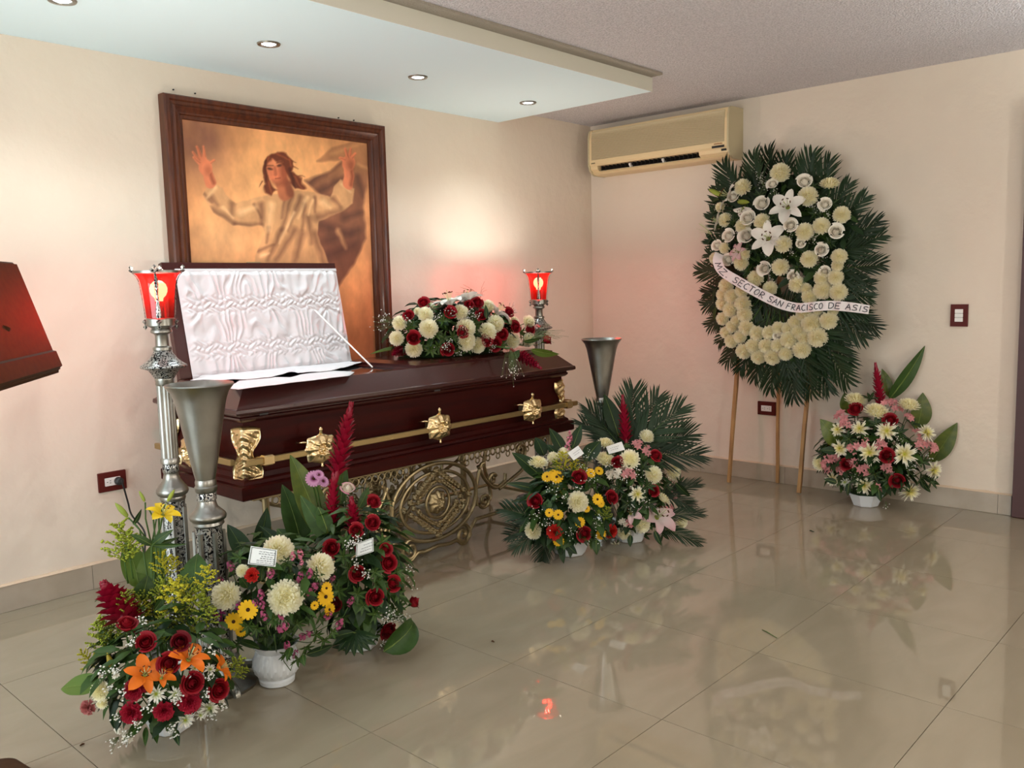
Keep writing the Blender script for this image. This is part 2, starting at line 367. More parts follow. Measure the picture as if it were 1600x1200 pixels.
def poly_mask(X, Y, P, soft):
    P = np.array(P, float); ins = np.zeros(X.shape, bool); dist = np.full(X.shape, 1e9)
    for i in range(len(P)):
        x1, y1 = P[i]; x2, y2 = P[(i+1) % len(P)]
        cnd = (y1 > Y) != (y2 > Y)
        xi = (x2-x1)*(Y-y1)/((y2-y1) if y2 != y1 else 1e-9)+x1; ins ^= cnd & (X < xi)
        t = np.clip(((X-x1)*(x2-x1)+(Y-y1)*(y2-y1))/((x2-x1)**2+(y2-y1)**2+1e-9), 0, 1)
        dist = np.minimum(dist, np.hypot(X-x1-t*(x2-x1), Y-y1-t*(y2-y1)))
    return np.clip(.5+np.where(ins, dist, -dist)/soft, 0, 1)
def seg_mask(X, Y, p, q, r0, r1, soft):
    (x1, y1), (x2, y2) = p, q
    t = np.clip(((X-x1)*(x2-x1)+(Y-y1)*(y2-y1))/((x2-x1)**2+(y2-y1)**2+1e-9), 0, 1)
    return np.clip(.5+(r0+(r1-r0)*t-np.hypot(X-x1-t*(x2-x1), Y-y1-t*(y2-y1)))/soft, 0, 1)
def ell(X, Y, cx, cy, rx, ry, soft): return np.clip(.5+(1-np.hypot((X-cx)/rx, (Y-cy)/ry))*min(rx, ry)/soft, 0, 1)
def lin(c): c = np.clip(c, 0, 1); return np.where(c <= .04045, c/12.92, ((c+.055)/1.055)**2.4)
def canvas():
    x0, x1, z0, z1 = PX0+.094, PX1-.094, PZ0+.094, PZ1-.094
    nu, nv = 250, 320
    gx = np.linspace(x0, x1, nu+1); gz = np.linspace(z0, z1, nv+1)
    GX, GZ = np.meshgrid(gx, gz, indexing='ij')
    # picture coordinates: same drawing units for x and z, laid out on the print itself
    D = np.stack([GX-CAM.x, np.full_like(GX, -.014-CAM.y), GZ-CAM.z], -1)
    zc = D @ np.array(fw); X = (800+FPX*(D @ np.array(rt))/zc)/.4; Y = (600-FPX*(D @ np.array(up))/zc)/.4
    nz = np.array([[noise.fractal((a*3, b*3, 1.7), 1, 2, 6) for b in gz] for a in gx])
    nf = np.array([[noise.fractal((a*16, b*10, 5.7), 1, 2, 4) for b in gz] for a in gx])
    X = (X-700)*2; Y = (Y-450)*2
    wx = np.array([[noise.noise((a*22, b*22, 3.1)) for b in gz] for a in gx]); wy = np.array([[noise.noise((a*22, b*22, 9.4)) for b in gz] for a in gx])
    X0c, Y0c = X, Y; X = X+9*wx; Y = Y+9*wy
    c = np.zeros(X.shape+(3,)); c[:] = (.78, .57, .38)
    c = blend(c, np.exp(-(((X-800)/560)**2+((Y-420)/420)**2))*.8, (.93, .74, .50))
    c = blend(c, np.exp(-(((X-330)/330)**2+((Y-1000)/260)**2))*.6, (.90, .74, .53))
    c = blend(c, np.exp(-(((X-150)/210)**2+((Y-200)/240)**2))*(.85+.7*nz).clip(0, 1), (.40, .28, .25))
    c = blend(c, np.clip((Y-1150)/500, 0, 1)*.5, (.72, .42, .26)); c = blend(c, np.clip((X-1440)/120, 0, 1)*.45, (.60, .38, .27))
    def P_(m, strokes_, colr, k):
        out = c
        for p, q, w in strokes_: out = blend(out, m*seg_mask(X, Y, p, q, w, w*.45, w*1.6)*k, colr)
        return out
    cloak = [(980, 510), (1180, 440), (1280, 340), (1080, 360), (1190, 260), (1400, 195), (1500, 210), (1490, 420), (1440, 700), (1460, 960), (1370, 1150), (1250, 1330), (1150, 1600), (1020, 1500), (1040, 900), (1100, 620)]
    m = poly_mask(X, Y, cloak, 26); c = blend(c, m, (.50, .34, .25)); c = blend(c, m*np.clip((620-Y)/330, 0, 1)*.75, (.72, .54, .36)); c = blend(c, m*np.clip((Y-800)/250, 0, 1)*.55, (.34, .21, .17))
    c = P_(m, [((1000, 540), (1260, 380), 26), ((1100, 590), (1300, 480), 24), ((1120, 860), (1340, 930), 40), ((1160, 980), (1400, 900), 34), ((1160, 1100), (1380, 1010), 40), ((1290, 800), (1430, 760), 30), ((1390, 480), (1440, 640), 24)], (.27, .17, .15), .55)
    c = P_(m, [((1010, 500), (1200, 410), 14), ((1200, 300), (1440, 215), 16), ((1400, 380), (1480, 420), 14), ((1240, 900), (1300, 1040), 18)], (.80, .62, .42), .6)
    robe = [(570, 650), (700, 620), (960, 590), (1060, 600), (1180, 640), (1210, 560), (1260, 500), (1370, 570), (1355, 690), (1270, 750), (1090, 830), (1080, 930), (1170, 1170), (1200, 1700), (480, 1700), (600, 1080), (665, 930), (650, 868), (420, 860), (270, 760), (180, 620), (250, 520), (340, 570), (360, 620), (440, 690)]
    m = poly_mask(X, Y, robe, 12); c = blend(c, m, (.76, .60, .42)); c = blend(c, m*np.clip((Y-900)/400, 0, 1)*.35, (.60, .43, .31))
    c = P_(m, [((830, 640), (800, 800), 14), ((870, 650), (800, 900), 18), ((800, 900), (690, 1130), 22), ((950, 640), (850, 900), 18), ((900, 900), (760, 1130), 26), ((980, 700), (960, 900), 16), ((1010, 800), (1030, 1000), 22), ((960, 930), (900, 1140), 28), ((1060, 930), (1130, 1150), 26), ((640, 700), (650, 860), 22), ((590, 700), (640, 800), 12),
               ((250, 640), (300, 700), 22), ((410, 690), (410, 770), 26), ((260, 740), (430, 840), 26), ((430, 850), (650, 855), 18), ((190, 610), (260, 680), 14), ((1080, 800), (1270, 740), 30), ((1060, 640), (1060, 760), 14), ((1200, 650), (1260, 720), 18), ((620, 1060), (740, 1010), 14), ((700, 880), (680, 1000), 14)], (.40, .27, .20), .62)
    c = P_(m, [((720, 700), (700, 900), 26), ((900, 760), (780, 1000), 12), ((1000, 640), (930, 800), 14), ((1040, 660), (1010, 780), 10), ((480, 760), (600, 720), 22), ((280, 570), (220, 640), 16), ((340, 720), (420, 800), 12), ((1120, 680), (1180, 720), 24), ((1270, 540), (1340, 600), 14), ((640, 1100), (700, 1080), 14)], (.93, .80, .60), .6)
    sk, skd = (.82, .51, .36), (.52, .28, .19)
    for pal, fing, arm in (((205, 410), ((105, 290), (135, 245), (190, 245), (110, 330), (272, 350)), ((215, 440), (245, 530))), ((1325, 375), ((1300, 260), (1340, 262), (1372, 300), (1250, 330), (1310, 300)), ((1325, 420), (1320, 540)))):
        c = blend(c, seg_mask(X, Y, *arm, 36, 42, 10), sk); c = blend(c, seg_mask(X, Y, (arm[0][0]+22, arm[0][1]), (arm[1][0]+26, arm[1][1]), 10, 14, 22)*.7, skd)
        c = blend(c, ell(X, Y, *pal, 52, 64, 10), sk)
        for f in fing: c = blend(c, seg_mask(X, Y, pal, f, 19, 9, 7), sk)
        for f in fing: c = blend(c, seg_mask(X, Y, ((pal[0]+f[0])/2+8, (pal[1]+f[1])/2), (f[0]+7, f[1]+6), 3, 2, 7)*.5, skd)
        c = blend(c, ell(X, Y, pal[0]+16, pal[1]+20, 28, 40, 30)*.4, skd)
    c = blend(c, seg_mask(X, Y, (800, 520), (830, 610), 50, 58, 14), (.66, .41, .28)); c = blend(c, seg_mask(X, Y, (850, 540), (870, 620), 26, 26, 24)*.7, (.45, .26, .18))
    XX, YY = X+14*wx, Y+14*wy
    hair = [(690, 320), (760, 285), (840, 300), (900, 360), (880, 440), (960, 500), (985, 575), (900, 590), (860, 540), (850, 470), (830, 400), (720, 340), (690, 420), (700, 500), (760, 580), (720, 625), (670, 610), (680, 540), (645, 480), (655, 400)]
    c = blend(c, ell(X, Y, 765, 420, 84, 112, 16), sk)
    c = blend(c, ell(X, Y, 825, 440, 40, 100, 40)*.75, skd); c = blend(c, ell(X, Y, 780, 528, 58, 26, 34)*.5, (.46, .26, .17)); c = blend(c, ell(X, Y, 745, 370, 34, 26, 30)*.5, (.92, .68, .48))
    c = blend(c, poly_mask(XX, YY, hair, 14), (.40, .21, .13))
    hm = poly_mask(XX, YY, hair, 14)
    c = P_(hm, [((700, 330), (665, 480), 8), ((860, 340), (890, 480), 8), ((900, 480), (960, 570), 9), ((700, 520), (720, 610), 8), ((760, 300), (860, 350), 7)], (.60, .34, .20), .7); c = P_(hm, [((680, 360), (670, 560), 9), ((870, 420), (900, 580), 14)], (.22, .10, .07), .7)
    for p, q in (((880, 350), (925, 370)), ((900, 470), (985, 485)), ((890, 400), (930, 420)), ((650, 520), (640, 555))): c = blend(c, seg_mask(XX, YY, p, q, 7, 2, 8)*.8, (.42, .22, .13))
    for ex, ey in ((712, 420), (782, 392)): c = blend(c, ell(X, Y, ex, ey, 19, 10, 9)*.9, (.30, .18, .13)); c = blend(c, ell(X, Y, ex+2, ey-26, 22, 12, 14)*.35, (.92, .66, .46)); c = blend(c, seg_mask(X, Y, (ex-22, ey-22), (ex+22, ey-30), 5, 4, 8)*.7, (.36, .19, .12))
    c = blend(c, seg_mask(X, Y, (745, 400), (752, 462), 8, 13, 12)*.45, skd); c = blend(c, seg_mask(X, Y, (755, 494), (795, 488), 5, 4, 6)*.7, (.48, .22, .16))
    c *= (1+.16*nz+.10*nf)[..., None]; c *= np.array((1.06, .99, .96))
    me = bpy.data.meshes.new('printed_canvas')
    ox, oz = pic.location.x, PZ0
    vs = [(gx[i]-ox, -.014, gz[j]-oz) for i in range(nu+1) for j in range(nv+1)]
    fs = [(i*(nv+1)+j, (i+1)*(nv+1)+j, (i+1)*(nv+1)+j+1, i*(nv+1)+j+1) for i in range(nu) for j in range(nv)]
    me.from_pydata(vs, [], fs)
    a = me.color_attributes.new('print', 'FLOAT_COLOR', 'POINT')
    cc = np.ones((len(vs), 4), np.float32); cc[:, :3] = lin(c.reshape(-1, 3)); a.data.foreach_set('color', cc.ravel())
    m = mat('printed_canvas', (.7, .5, .3), .45, spec=.3); n = m.node_tree.nodes; at_ = n.new('ShaderNodeVertexColor'); at_.layer_name = 'print'
    m.node_tree.links.new(at_.outputs[0], n['Principled BSDF'].inputs['Base Color']); me.materials.append(m)
    put('printed_canvas', me, pic)
canvas()
part('backing_board', MB().box((PX0+.02-pic.location.x, -.012, .02), (PX1-.02-pic.location.x, -.0006, PZ1-PZ0-.02)), M_['door'], pic, False)

def wpart(name, mb, mats, th, smooth=True, auto=35, parent=None, **k):
    return part(name, mb, mats, parent or th, smooth, auto, T(-th.location) if parent is None else None, **k)
# ------------------------------------------------------------------ coffin on its stand
LX0, LX1, LY0, LY1 = -3.43, -1.385, -.93, -.245
cof = thing('coffin', 'dark red mahogany coffin with brass fittings, half its lid open', 'coffin', ((LX0+LX1)/2, (LY0+LY1)/2, .481))
def R(i, z, x0=LX0, x1=LX1, y0=LY0, y1=LY1): return (x0+i, x1-i, y0+i, y1-i, z)
wpart('base_moulding', MB().loft([R(.016, .481), R(.010, .486), R(.010, .528), R(.016, .534), R(.030, .537), R(.034, .548), R(.046, .556), R(.050, .575), R(.056, .58)]), M_['wood'], cof, True, 20)
wpart('body', MB().loft([R(.056, .578), R(.056, .79)]), M_['wood'], cof, False)
wpart('lid_moulding', MB().loft([R(.056, .776), R(.042, .781), R(.032, .790), R(.030, .798), R(.036, .803), R(.036, .808), R(.012, .811), R(.002, .816), R(0, .822), R(.002, .834), R(.008, .837)]), M_['woodtop'], cof, True, 20)
HX0, HX1, HY0, HY1 = -3.285, -2.50, -.79, -.36     # opening under the raised lid
mb = MB().loft([R(.0085, .8365), R(.085, .910)], c0=False, c1=False)
tx0, tx1, ty0, ty1 = LX0+.085, LX1-.085, LY0+.085, LY1-.085
o4 = [(tx0, ty0), (HX1+.03, ty0), (HX1+.03, ty1), (tx0, ty1)]; i4 = [(HX0, HY0), (HX1, HY0), (HX1, HY1), (HX0, HY1)]
mb.add([(x, y, .910) for x, y in o4+i4]+[(x, y, .86) for x, y in i4], [(k, (k+1) % 4, 4+(k+1) % 4, 4+k) for k in range(4)]+[(4+k, 4+(k+1) % 4, 8+(k+1) % 4, 8+k) for k in range(4)])
mb.add([(HX1+.03, ty0, .910), (tx1, ty0, .910), (tx1, ty1, .910), (HX1+.03, ty1, .910)], [(0, 1, 2, 3)])
wpart('lid_slope', mb, M_['woodtop'], cof, False)
wpart('foot_lid_panel', MB().loft([(HX1+.045, tx1-.004, ty0+.006, ty1-.006, .9102), (HX1+.045, tx1-.004, ty0+.006, ty1-.006, .922), (HX1+.085, tx1-.05, ty0+.05, ty1-.05, .934)]), M_['woodtop'], cof, False)
wpart('viewing_glass', MB().box((HX0-.004, HY0-.004, .9005), (HX1+.004, HY1+.004, .9065)), M_['glassdark'], cof, False)
# white cloth folded over the edges of the opening
def flat_cloth(name, pts, z, amp, lab):
    n = len(pts); mb = MB(); P = [on(x, y, 2, z) for x, y in pts]
    for p in P: p.y = min(p.y, -.325)
    def dense(Q):
        out = []
        for k in range(len(Q)):
            a, b = Q[k], Q[(k+1) % len(Q)]
            for s in range(8): out.append(a.lerp(b, s/8))
        return out
    P = dense(P); c = sum(P, Vector())/len(P); rings = 6; vs = []; fs = []
    for k in range(rings+1):
        t = 1-k/rings
        for p in P:
            q = c.lerp(p, t); vs.append((q.x, q.y, q.z+amp*abs(noise.noise((q.x*9, q.y*9, 2.2)))))
    m = len(P)
    for k in range(rings):
        for i in range(m): j = (i+1) % m; fs.append((k*m+i, k*m+j, (k+1)*m+j, (k+1)*m+i))
    mb.add(vs, fs); o = wpart(name, mb, M_['cloth'], cof, True, 60, label=lab)
    sm = o.modifiers.new('thick', 'SOLIDIFY'); sm.thickness = .0015; sm.offset = 1
c5p = lambda L: [(200+x*.25, 390+y*.25) for x, y in L]
flat_cloth('lining_cloth', c5p([(345, 775), (700, 725), (1340, 672), (1415, 718), (1300, 752), (1090, 775), (1040, 760), (905, 795), (690, 815), (390, 818)]), .918, .012, 'white cloth fallen below the lid lining')
flat_cloth('front_cloth', c5p([(625, 865), (700, 818), (905, 797), (1010, 800), (1090, 780), (1250, 755), (1415, 766), (1385, 787), (1060, 828), (690, 874)]), .914, .004, 'white cloth strip along the front of the opening')
# the raised head lid
hx0, hx1 = -3.335, -2.43
hd = Vector((0, .105, .5)); LH = hd.length; hd.normalize(); hn = Vector((1, 0, 0)).cross(hd)
LM = T(-cof.location) @ T(hx0, -.318, .913) @ Matrix(((1, 0, 0, 0), (0, hd.y, hn.y, 0), (0, hd.z, hn.z, 0), (0, 0, 0, 1)))
LW = hx1-hx0
lid = part('head_lid', MB().loft([(.03, LW-.03, .03, LH-.03, -.062), (0, LW, 0, LH, -.03), (0, LW, 0, LH, 0), (.012, LW-.012, .012, LH-.012, .002)]), M_['woodtop'], cof, True, 25, LM)
lw0, lw1, lh0, lh1 = .052, LW-.004, -.01, LH-.03
def lining(u, v):
    x = lw0+(lw1-lw0)*u; y = lh0+(lh1-lh0)*v
    b1 = math.exp(-((v-.66)/.085)**4); b2 = math.exp(-((v-.25)/.085)**4); band = max(b1, b2)
    edge = min(1, min(u, 1-u)*26)*min(1, min(v, 1-v)*16)
    w = 17*x + 3.2*noise.noise((x*7, y*3, 0)) + 1.1*noise.noise((x*15, y*9, 3))
    fold = (.5+.5*math.sin(w*6.5))**1.4*.011*(.45+.55*noise.noise((x*11, y*5, 7))+.35) + .007*noise.noise((x*22, y*13, 1))
    hc = .0075*abs(math.sin(x*118+math.sin(y*130)*1.3))*abs(math.sin(y*118+1.2*math.sin(x*60)))
    dx, dy = x-.80*LW/.9, y-.285; rr = math.hypot(dx, dy); ang = math.atan2(dy, dx)
    tuft = math.exp(-(rr/.10)**2); rad = .010*(.5+.5*math.sin(ang*11+noise.noise((ang, 0, 0))*3))*min(1, rr/.03)-.016*math.exp(-(rr/.022)**2)
    h = band*hc + (1-band)*((1-tuft)*fold+tuft*rad)
    return (x, y, .006+edge*(.010+h))
mb = MB().grid(lining, 300, 150, flip=True)
part('satin_lining', mb, M_['satin'], lid, True, 80, label='ruched white satin lining with two smocked bands')
def hem(y0, y1): return MB().box((lw0, y0, .004), (lw1, y1, .0125), bev=.003)
part('hem', hem(lh1-.016, lh1), M_['satin'], lid, True)
part('hem', hem(lh0, lh0+.02), M_['satin'], lid, True)
part('latch', MB().box((LW*.5-.035, LH-.004, -.022), (LW*.5+.035, LH+.006, -.006), bev=.002), M_['bronze'], lid, False)
a = LM @ Vector((.80*LW, .27, .022)); b = on(582, 574, 2, .912)-cof.location
part('stay_rod', MB().tube([a, b], .0038, 8), M_['white'], cof)
# small keyhole on the lid edge
for px, py in ((412, 647), (683, 610)):
    p = on(px, py, 1, -.926); wpart('lid_catch', MB().box((p.x-.018, -.9295, p.z-.004), (p.x+.018, -.925, p.z+.004), bev=.0015), M_['black'], cof, False)
# brass carrying bars, brackets and corner plates
YB = -.955
RZ = on(600, 685, 1, YB).z
bars = MB
wpart('carrying_bar', MB().box((LX0+.02, YB-.009, RZ-.0125), (LX1-.03, YB+.009, RZ+.0125), bev=.003), M_['rail'], cof, True, 30)
for xe, sg in ((LX0-.010, 1), (LX1-.012, -1)):
    wpart('carrying_bar', MB().box((xe-.009, LY0+.03, RZ-.0125), (xe+.009, LY1-.03, RZ+.0125), bev=.003), M_['rail'], cof, True, 30)
def medallion(w, h, seed=0):
    n, k = 64, 12; vs = []; fs = []
    def out(t): return 1+.045*math.cos(8*t+.4)+.09*max(0, math.cos(4*t+PI))-.03*math.cos(2*t)+.03*math.cos(16*t)
    for i in range(k+1):
        q = i/k
        for j in range(n):
            t = 2*PI*j/n; r = q*out(t)
            pet = .5+.5*math.cos(8*t+3*q)
            z = .020*math.sqrt(max(0, 1-q*q))+.004*pet*math.sin(q*PI)+.003*noise.noise((r*math.cos(t)*6, r*math.sin(t)*6, seed))+(.008*math.cos(q*14) if q < .45 else 0)
            if i == k: z = 0
            vs.append((r*math.cos(t)*w, r*math.sin(t)*h, z))
    for i in range(k):
        for j in range(n): m = (j+1) % n; fs.append((i*n+j, (i+1)*n+j, (i+1)*n+m, i*n+m))
    return MB().add(vs, fs)
FR = Matrix(((1, 0, 0, 0), (0, 0, -1, 0), (0, 1, 0, 0), (0, 0, 0, 1)))     # local z -> world -y
med = medallion(.076, .058).mesh('bracket', M_['gold'])
knob = MB().lathe([(.002, -.012), (.008, -.008), (.006, 0), (.010, .006), (.007, .013), (.001, .016)], 10).mesh('bracket_finial', M_['gold'])
bxs = [on(500, 697, 1, YB).x, on(685, 663, 1, YB).x, on(830, 637, 1, YB).x]
for bx in bxs:
    o = put('bracket', med, cof, T(-cof.location) @ T(bx, YB-.006, RZ+.008) @ FR)
    put('bracket_finial', knob, o, T(0, .072, .004) @ Matrix.Rotation(-PI/2, 4, 'X'))
    put('bracket_finial', knob, o, T(0, -.066, .004) @ Matrix.Rotation(PI/2, 4, 'X') @ S(.7))
    put('bracket_arm', MB().tube([(-.05, .03, -.002), (-.075, .034, -.012), (-.088, .03, -.04)], .005, 6).mesh('bracket_arm', M_['gold']), o)
    put('bracket_stay', MB().box((-.02, -.02, -.075), (.02, .02, .0)).mesh('bracket_stay', M_['bronze'], False), o)
for xe, sg in ((LX0-.010, -1), (LX1-.012, 1)):
    o = put('bracket', med, cof, T(-cof.location) @ T(xe+sg*.006, (LY0+LY1)/2, RZ+.008) @ Matrix.Rotation(sg*PI/2, 4, 'Z') @ FR)
    put('bracket_stay', MB().box((-.02, -.02, -.075), (.02, .02, .0)).mesh('bracket_stay', M_['bronze'], False), o)
def corner_plate():
    # wraps the upright corner at the origin: s<0 lies on the end face, s>0 on the front
    def width(v): return .082*(.80+.24*math.cos(2*PI*(v-.02))-.10*math.cos(4*PI*v))
    def fn(a, b):
        s = 2*a-1; v = b; w = width(v); d = s*w
        rim = abs(s)
        de = min((1-rim)*w, v*.2, (1-v)*.2); rel = .006+(.004 if .004 < de < .008 or .013 < de < .017 else 0)+(.007*(1-rim)**1.5+.0035*math.sin(v*46+abs(s)*10)*(1-rim)+.003*noise.noise((s*6, v*18, 2)) if de > .017 else 0)
        if rim > .985 or v < .01 or v > .99: rel = .002
        z = .003+v*.200+(.014*(1-s*s) if v > .5 else -.010*(1-s*s))*(abs(v-.5)*2)**4
        c = .018
        if d > c: return (d, -rel, z)
        if d < -c: return (-rel, -d, z)
        t = (d+c)/(2*c); an = PI/2*t; cx, cy = c, c
        return (cx-(c+rel)*math.cos(an), cy-(c+rel)*math.sin(an), z)
    return MB().grid(fn, 44, 48, flip=False)
cpm = corner_plate()
cpa = cpm.mesh('corner_plate', M_['gold'], True, 60)
mirr = MB(); mirr.v = [(-x, y, z) for x, y, z in cpm.v]; mirr.f = [f[::-1] for f in cpm.f]; mirr.m = cpm.m
cpb = mirr.mesh('corner_plate', M_['gold'], True, 60)
mirr2 = MB(); mirr2.v = [(x, -y, z) for x, y, z in cpm.v]; mirr2.f = [f[::-1] for f in cpm.f]; mirr2.m = cpm.m
mirr3 = MB(); mirr3.v = [(-x, -y, z) for x, y, z in cpm.v]; mirr3.f = cpm.f; mirr3.m = cpm.m
zc_ = .548
e = .050
for me_, x, y in ((cpa, LX0+e, LY0+e), (cpb, LX1-e, LY0+e), (mirr2.mesh('corner_plate', M_['gold'], True, 60), LX0+e, LY1-e), (mirr3.mesh('corner_plate', M_['gold'], True, 60), LX1-e, LY1-e)):
    o = put('corner_plate', me_, cof, T(-cof.location) @ T(x, y, zc_))
for x in (LX0+.105, LX1-.105):
    wpart('bar_socket', MB().box((x-.022, YB-.016, RZ-.020), (x+.022, YB+.016, RZ+.020), bev=.005), M_['gold'], cof, True, 30)
    wpart('bar_socket', MB().tube([(x, YB+.01, RZ), (x, LY0+.058, RZ)], .012, 8), M_['gold'], cof)

# the folding wrought stand
YF, YK = -.83, -.345
std = thing('coffin_stand', 'bronze scrollwork stand with wheels of scrolls under the coffin', 'stand', (-2.40, -.585, 0))
std['label'] = 'bronze scrollwork stand carrying the dark red coffin'
def q8(x, y): p = on(540+x*.375, 640+y*.375, 1, YF); return p.x, p.z
def tubeXZ(P, r, y, closed=False): return MB().tube([(x, y, z) for x, z in P], r, 8, closed=closed)
CX = .5*(q8(190, 430)[0]+q8(545, 345)[0]); CZ = .256
def circ(r, k=1.0, n=48): return [(CX+r*math.cos(2*PI*i/n), CZ+r*k*math.sin(2*PI*i/n)) for i in range(n)]
def spiral(cx, cz, R0, turns, a0, sg, n=40, r1=.18):
    return [(cx+R0*(1-(1-r1)*i/n)*math.cos(a0+sg*2*PI*turns*i/n), cz+R0*(1-(1-r1)*i/n)*math.sin(a0+sg*2*PI*turns*i/n)) for i in range(n+1)]
def smooth(P, n=8):
    Q = []
    for i in range(len(P)-1):
        p0, p1, p2, p3 = P[max(i-1, 0)], P[i], P[i+1], P[min(i+2, len(P)-1)]
        for k in range(n):
            t = k/n; Q.append(tuple(.5*(2*b+(c-a)*t+(2*a-5*b+4*c-d)*t*t+(3*b-a-3*c+d)*t**3) for a, b, c, d in zip(p0, p1, p2, p3)))
    return Q+[tuple(P[-1])]
mx = lambda P: [(2*CX-x, z) for x, z in P]
rosette = medallion(.055, .055, 4).mesh('rosette', M_['bronze'])
ringm = MB().tube([(.017*math.cos(2*PI*i/10), 0, .017*math.sin(2*PI*i/10)) for i in range(10)], .0045, 5, closed=True).mesh('fringe_ring', M_['bronze'])
leafm = medallion(.020, .015, 9).mesh('leaf_ornament', M_['bronze'])
for y, main in ((YF, True), (YK, False)):
    sgn = 1
    wpart('top_rail', MB().box((-3.33, y-.012, .455), (-1.46, y+.012, .479), bev=.003), M_['bronze'], std, True, 30)
    wpart('ring', tubeXZ(circ(.272, .68), .0105, y, True), M_['bronze'], std)
    wpart('ring', tubeXZ(circ(.222, .66), .0085, y, True), M_['bronze'], std)
    o = put('rosette', rosette, std, T(-std.location) @ T(CX, y-.008, CZ) @ FR)
    put('rosette_ring', MB().tube([(.075*math.cos(2*PI*i/28), .075*math.sin(2*PI*i/28), .006) for i in range(28)], .008, 6, closed=True).mesh('rosette_ring', M_['bronze']), o)
    for i in range(36):
        t = 2*PI*i/36; c_, s_ = math.cos(t), math.sin(t); rr = .205/(abs(c_)*.98+abs(s_)*1.30)
        for f in ((1., .72) if i % 9 in (0, 1, 8) else (1., .78)):
            if rr*f < .085: continue
            put('leaf_ornament', leafm, std, T(-std.location) @ T(CX+rr*f*c_, y-.006, CZ+rr*f*s_) @ FR @ Matrix.Rotation(t+f*2, 4, 'Z') @ S(.9 if f == 1 else .75))
    scx, scz = q8(490, 550); scz = .052
    shapes = [spiral(scx, .056, .052, 1.6, 2.0, -1),
              smooth([(CX, CZ-.272*.8-.0), (CX+.08, .030), (scx-.045, .034), (scx, .008), (scx+.046, .04), (scx+.052, .07), (q8(545, 470)[0], .115)]),
              spiral(*q8(578, 378), .040, 1.5, 3.4, 1),
              smooth([(q8(548, 400)[0], q8(548, 400)[1]), (q8(545, 340)[0]-.004, .26), q8(560, 240), (q8(575, 215)[0], .39)]),
              smooth([q8(552, 235), q8(580, 290), q8(620, 325), q8(660, 300), q8(665, 265)]), spiral(*q8(612, 290), .03, 1.2, .4, 1),
              [(q8(545, 470)[0]-.004, .112), (-1.50, .112)],
              spiral(*q8(728, 172), .045, 1.4, -1.6, 1),
              smooth([q8(640, 330), q8(690, 290), q8(735, 250), q8(765, 200)])]
    for P in shapes:
        for Q in (P, mx(P)): wpart('scroll', tubeXZ(Q, .0095, y), M_['bronze'], std)
    for x in (-3.27, -1.50):
        P = smooth([(x, .455), (x+.004, .36), (x+(.03 if x < -2 else -.03), .25), (x, .14), (x-(.02 if x < -2 else -.02), .05), (x, .0125)])
        wpart('leg', tubeXZ(P, .0115, y), M_['bronze'], std)
    for x0_, x1_ in ((-3.24, CX-.16), (CX+.16, -1.52)):
        n = int(abs(x1_-x0_)/.036)
        for i in range(n):
            x = x0_+(x1_-x0_)*(i+.5)/n
            put('fringe_ring', ringm, std, T(-std.location) @ T(x, y, .437))
            if i % 2: put('fringe_ring', ringm, std, T(-std.location) @ T(x, y, .408) @ S(.8))
for x in (-3.0, -1.735):
    wpart('brace_post', MB().box((x-.012, YK-.05, .06), (x+.012, YK-.026, .455)).lathe([(.02, .0), (.024, .01), (.02, .03), (.014, .045), (.014, .06)], 12, (x, YK-.038, 0)), M_['bronze'], std, True, 30)
for x in (-3.29, -1.49):
    wpart('cross_rail', MB().box((x-.011, YF, .456), (x+.011, YK, .4785)), M_['bronze'], std, False)
    wpart('cross_rail', MB().box((x-.008, YF, .104), (x+.008, YK, .12)), M_['bronze'], std, False)

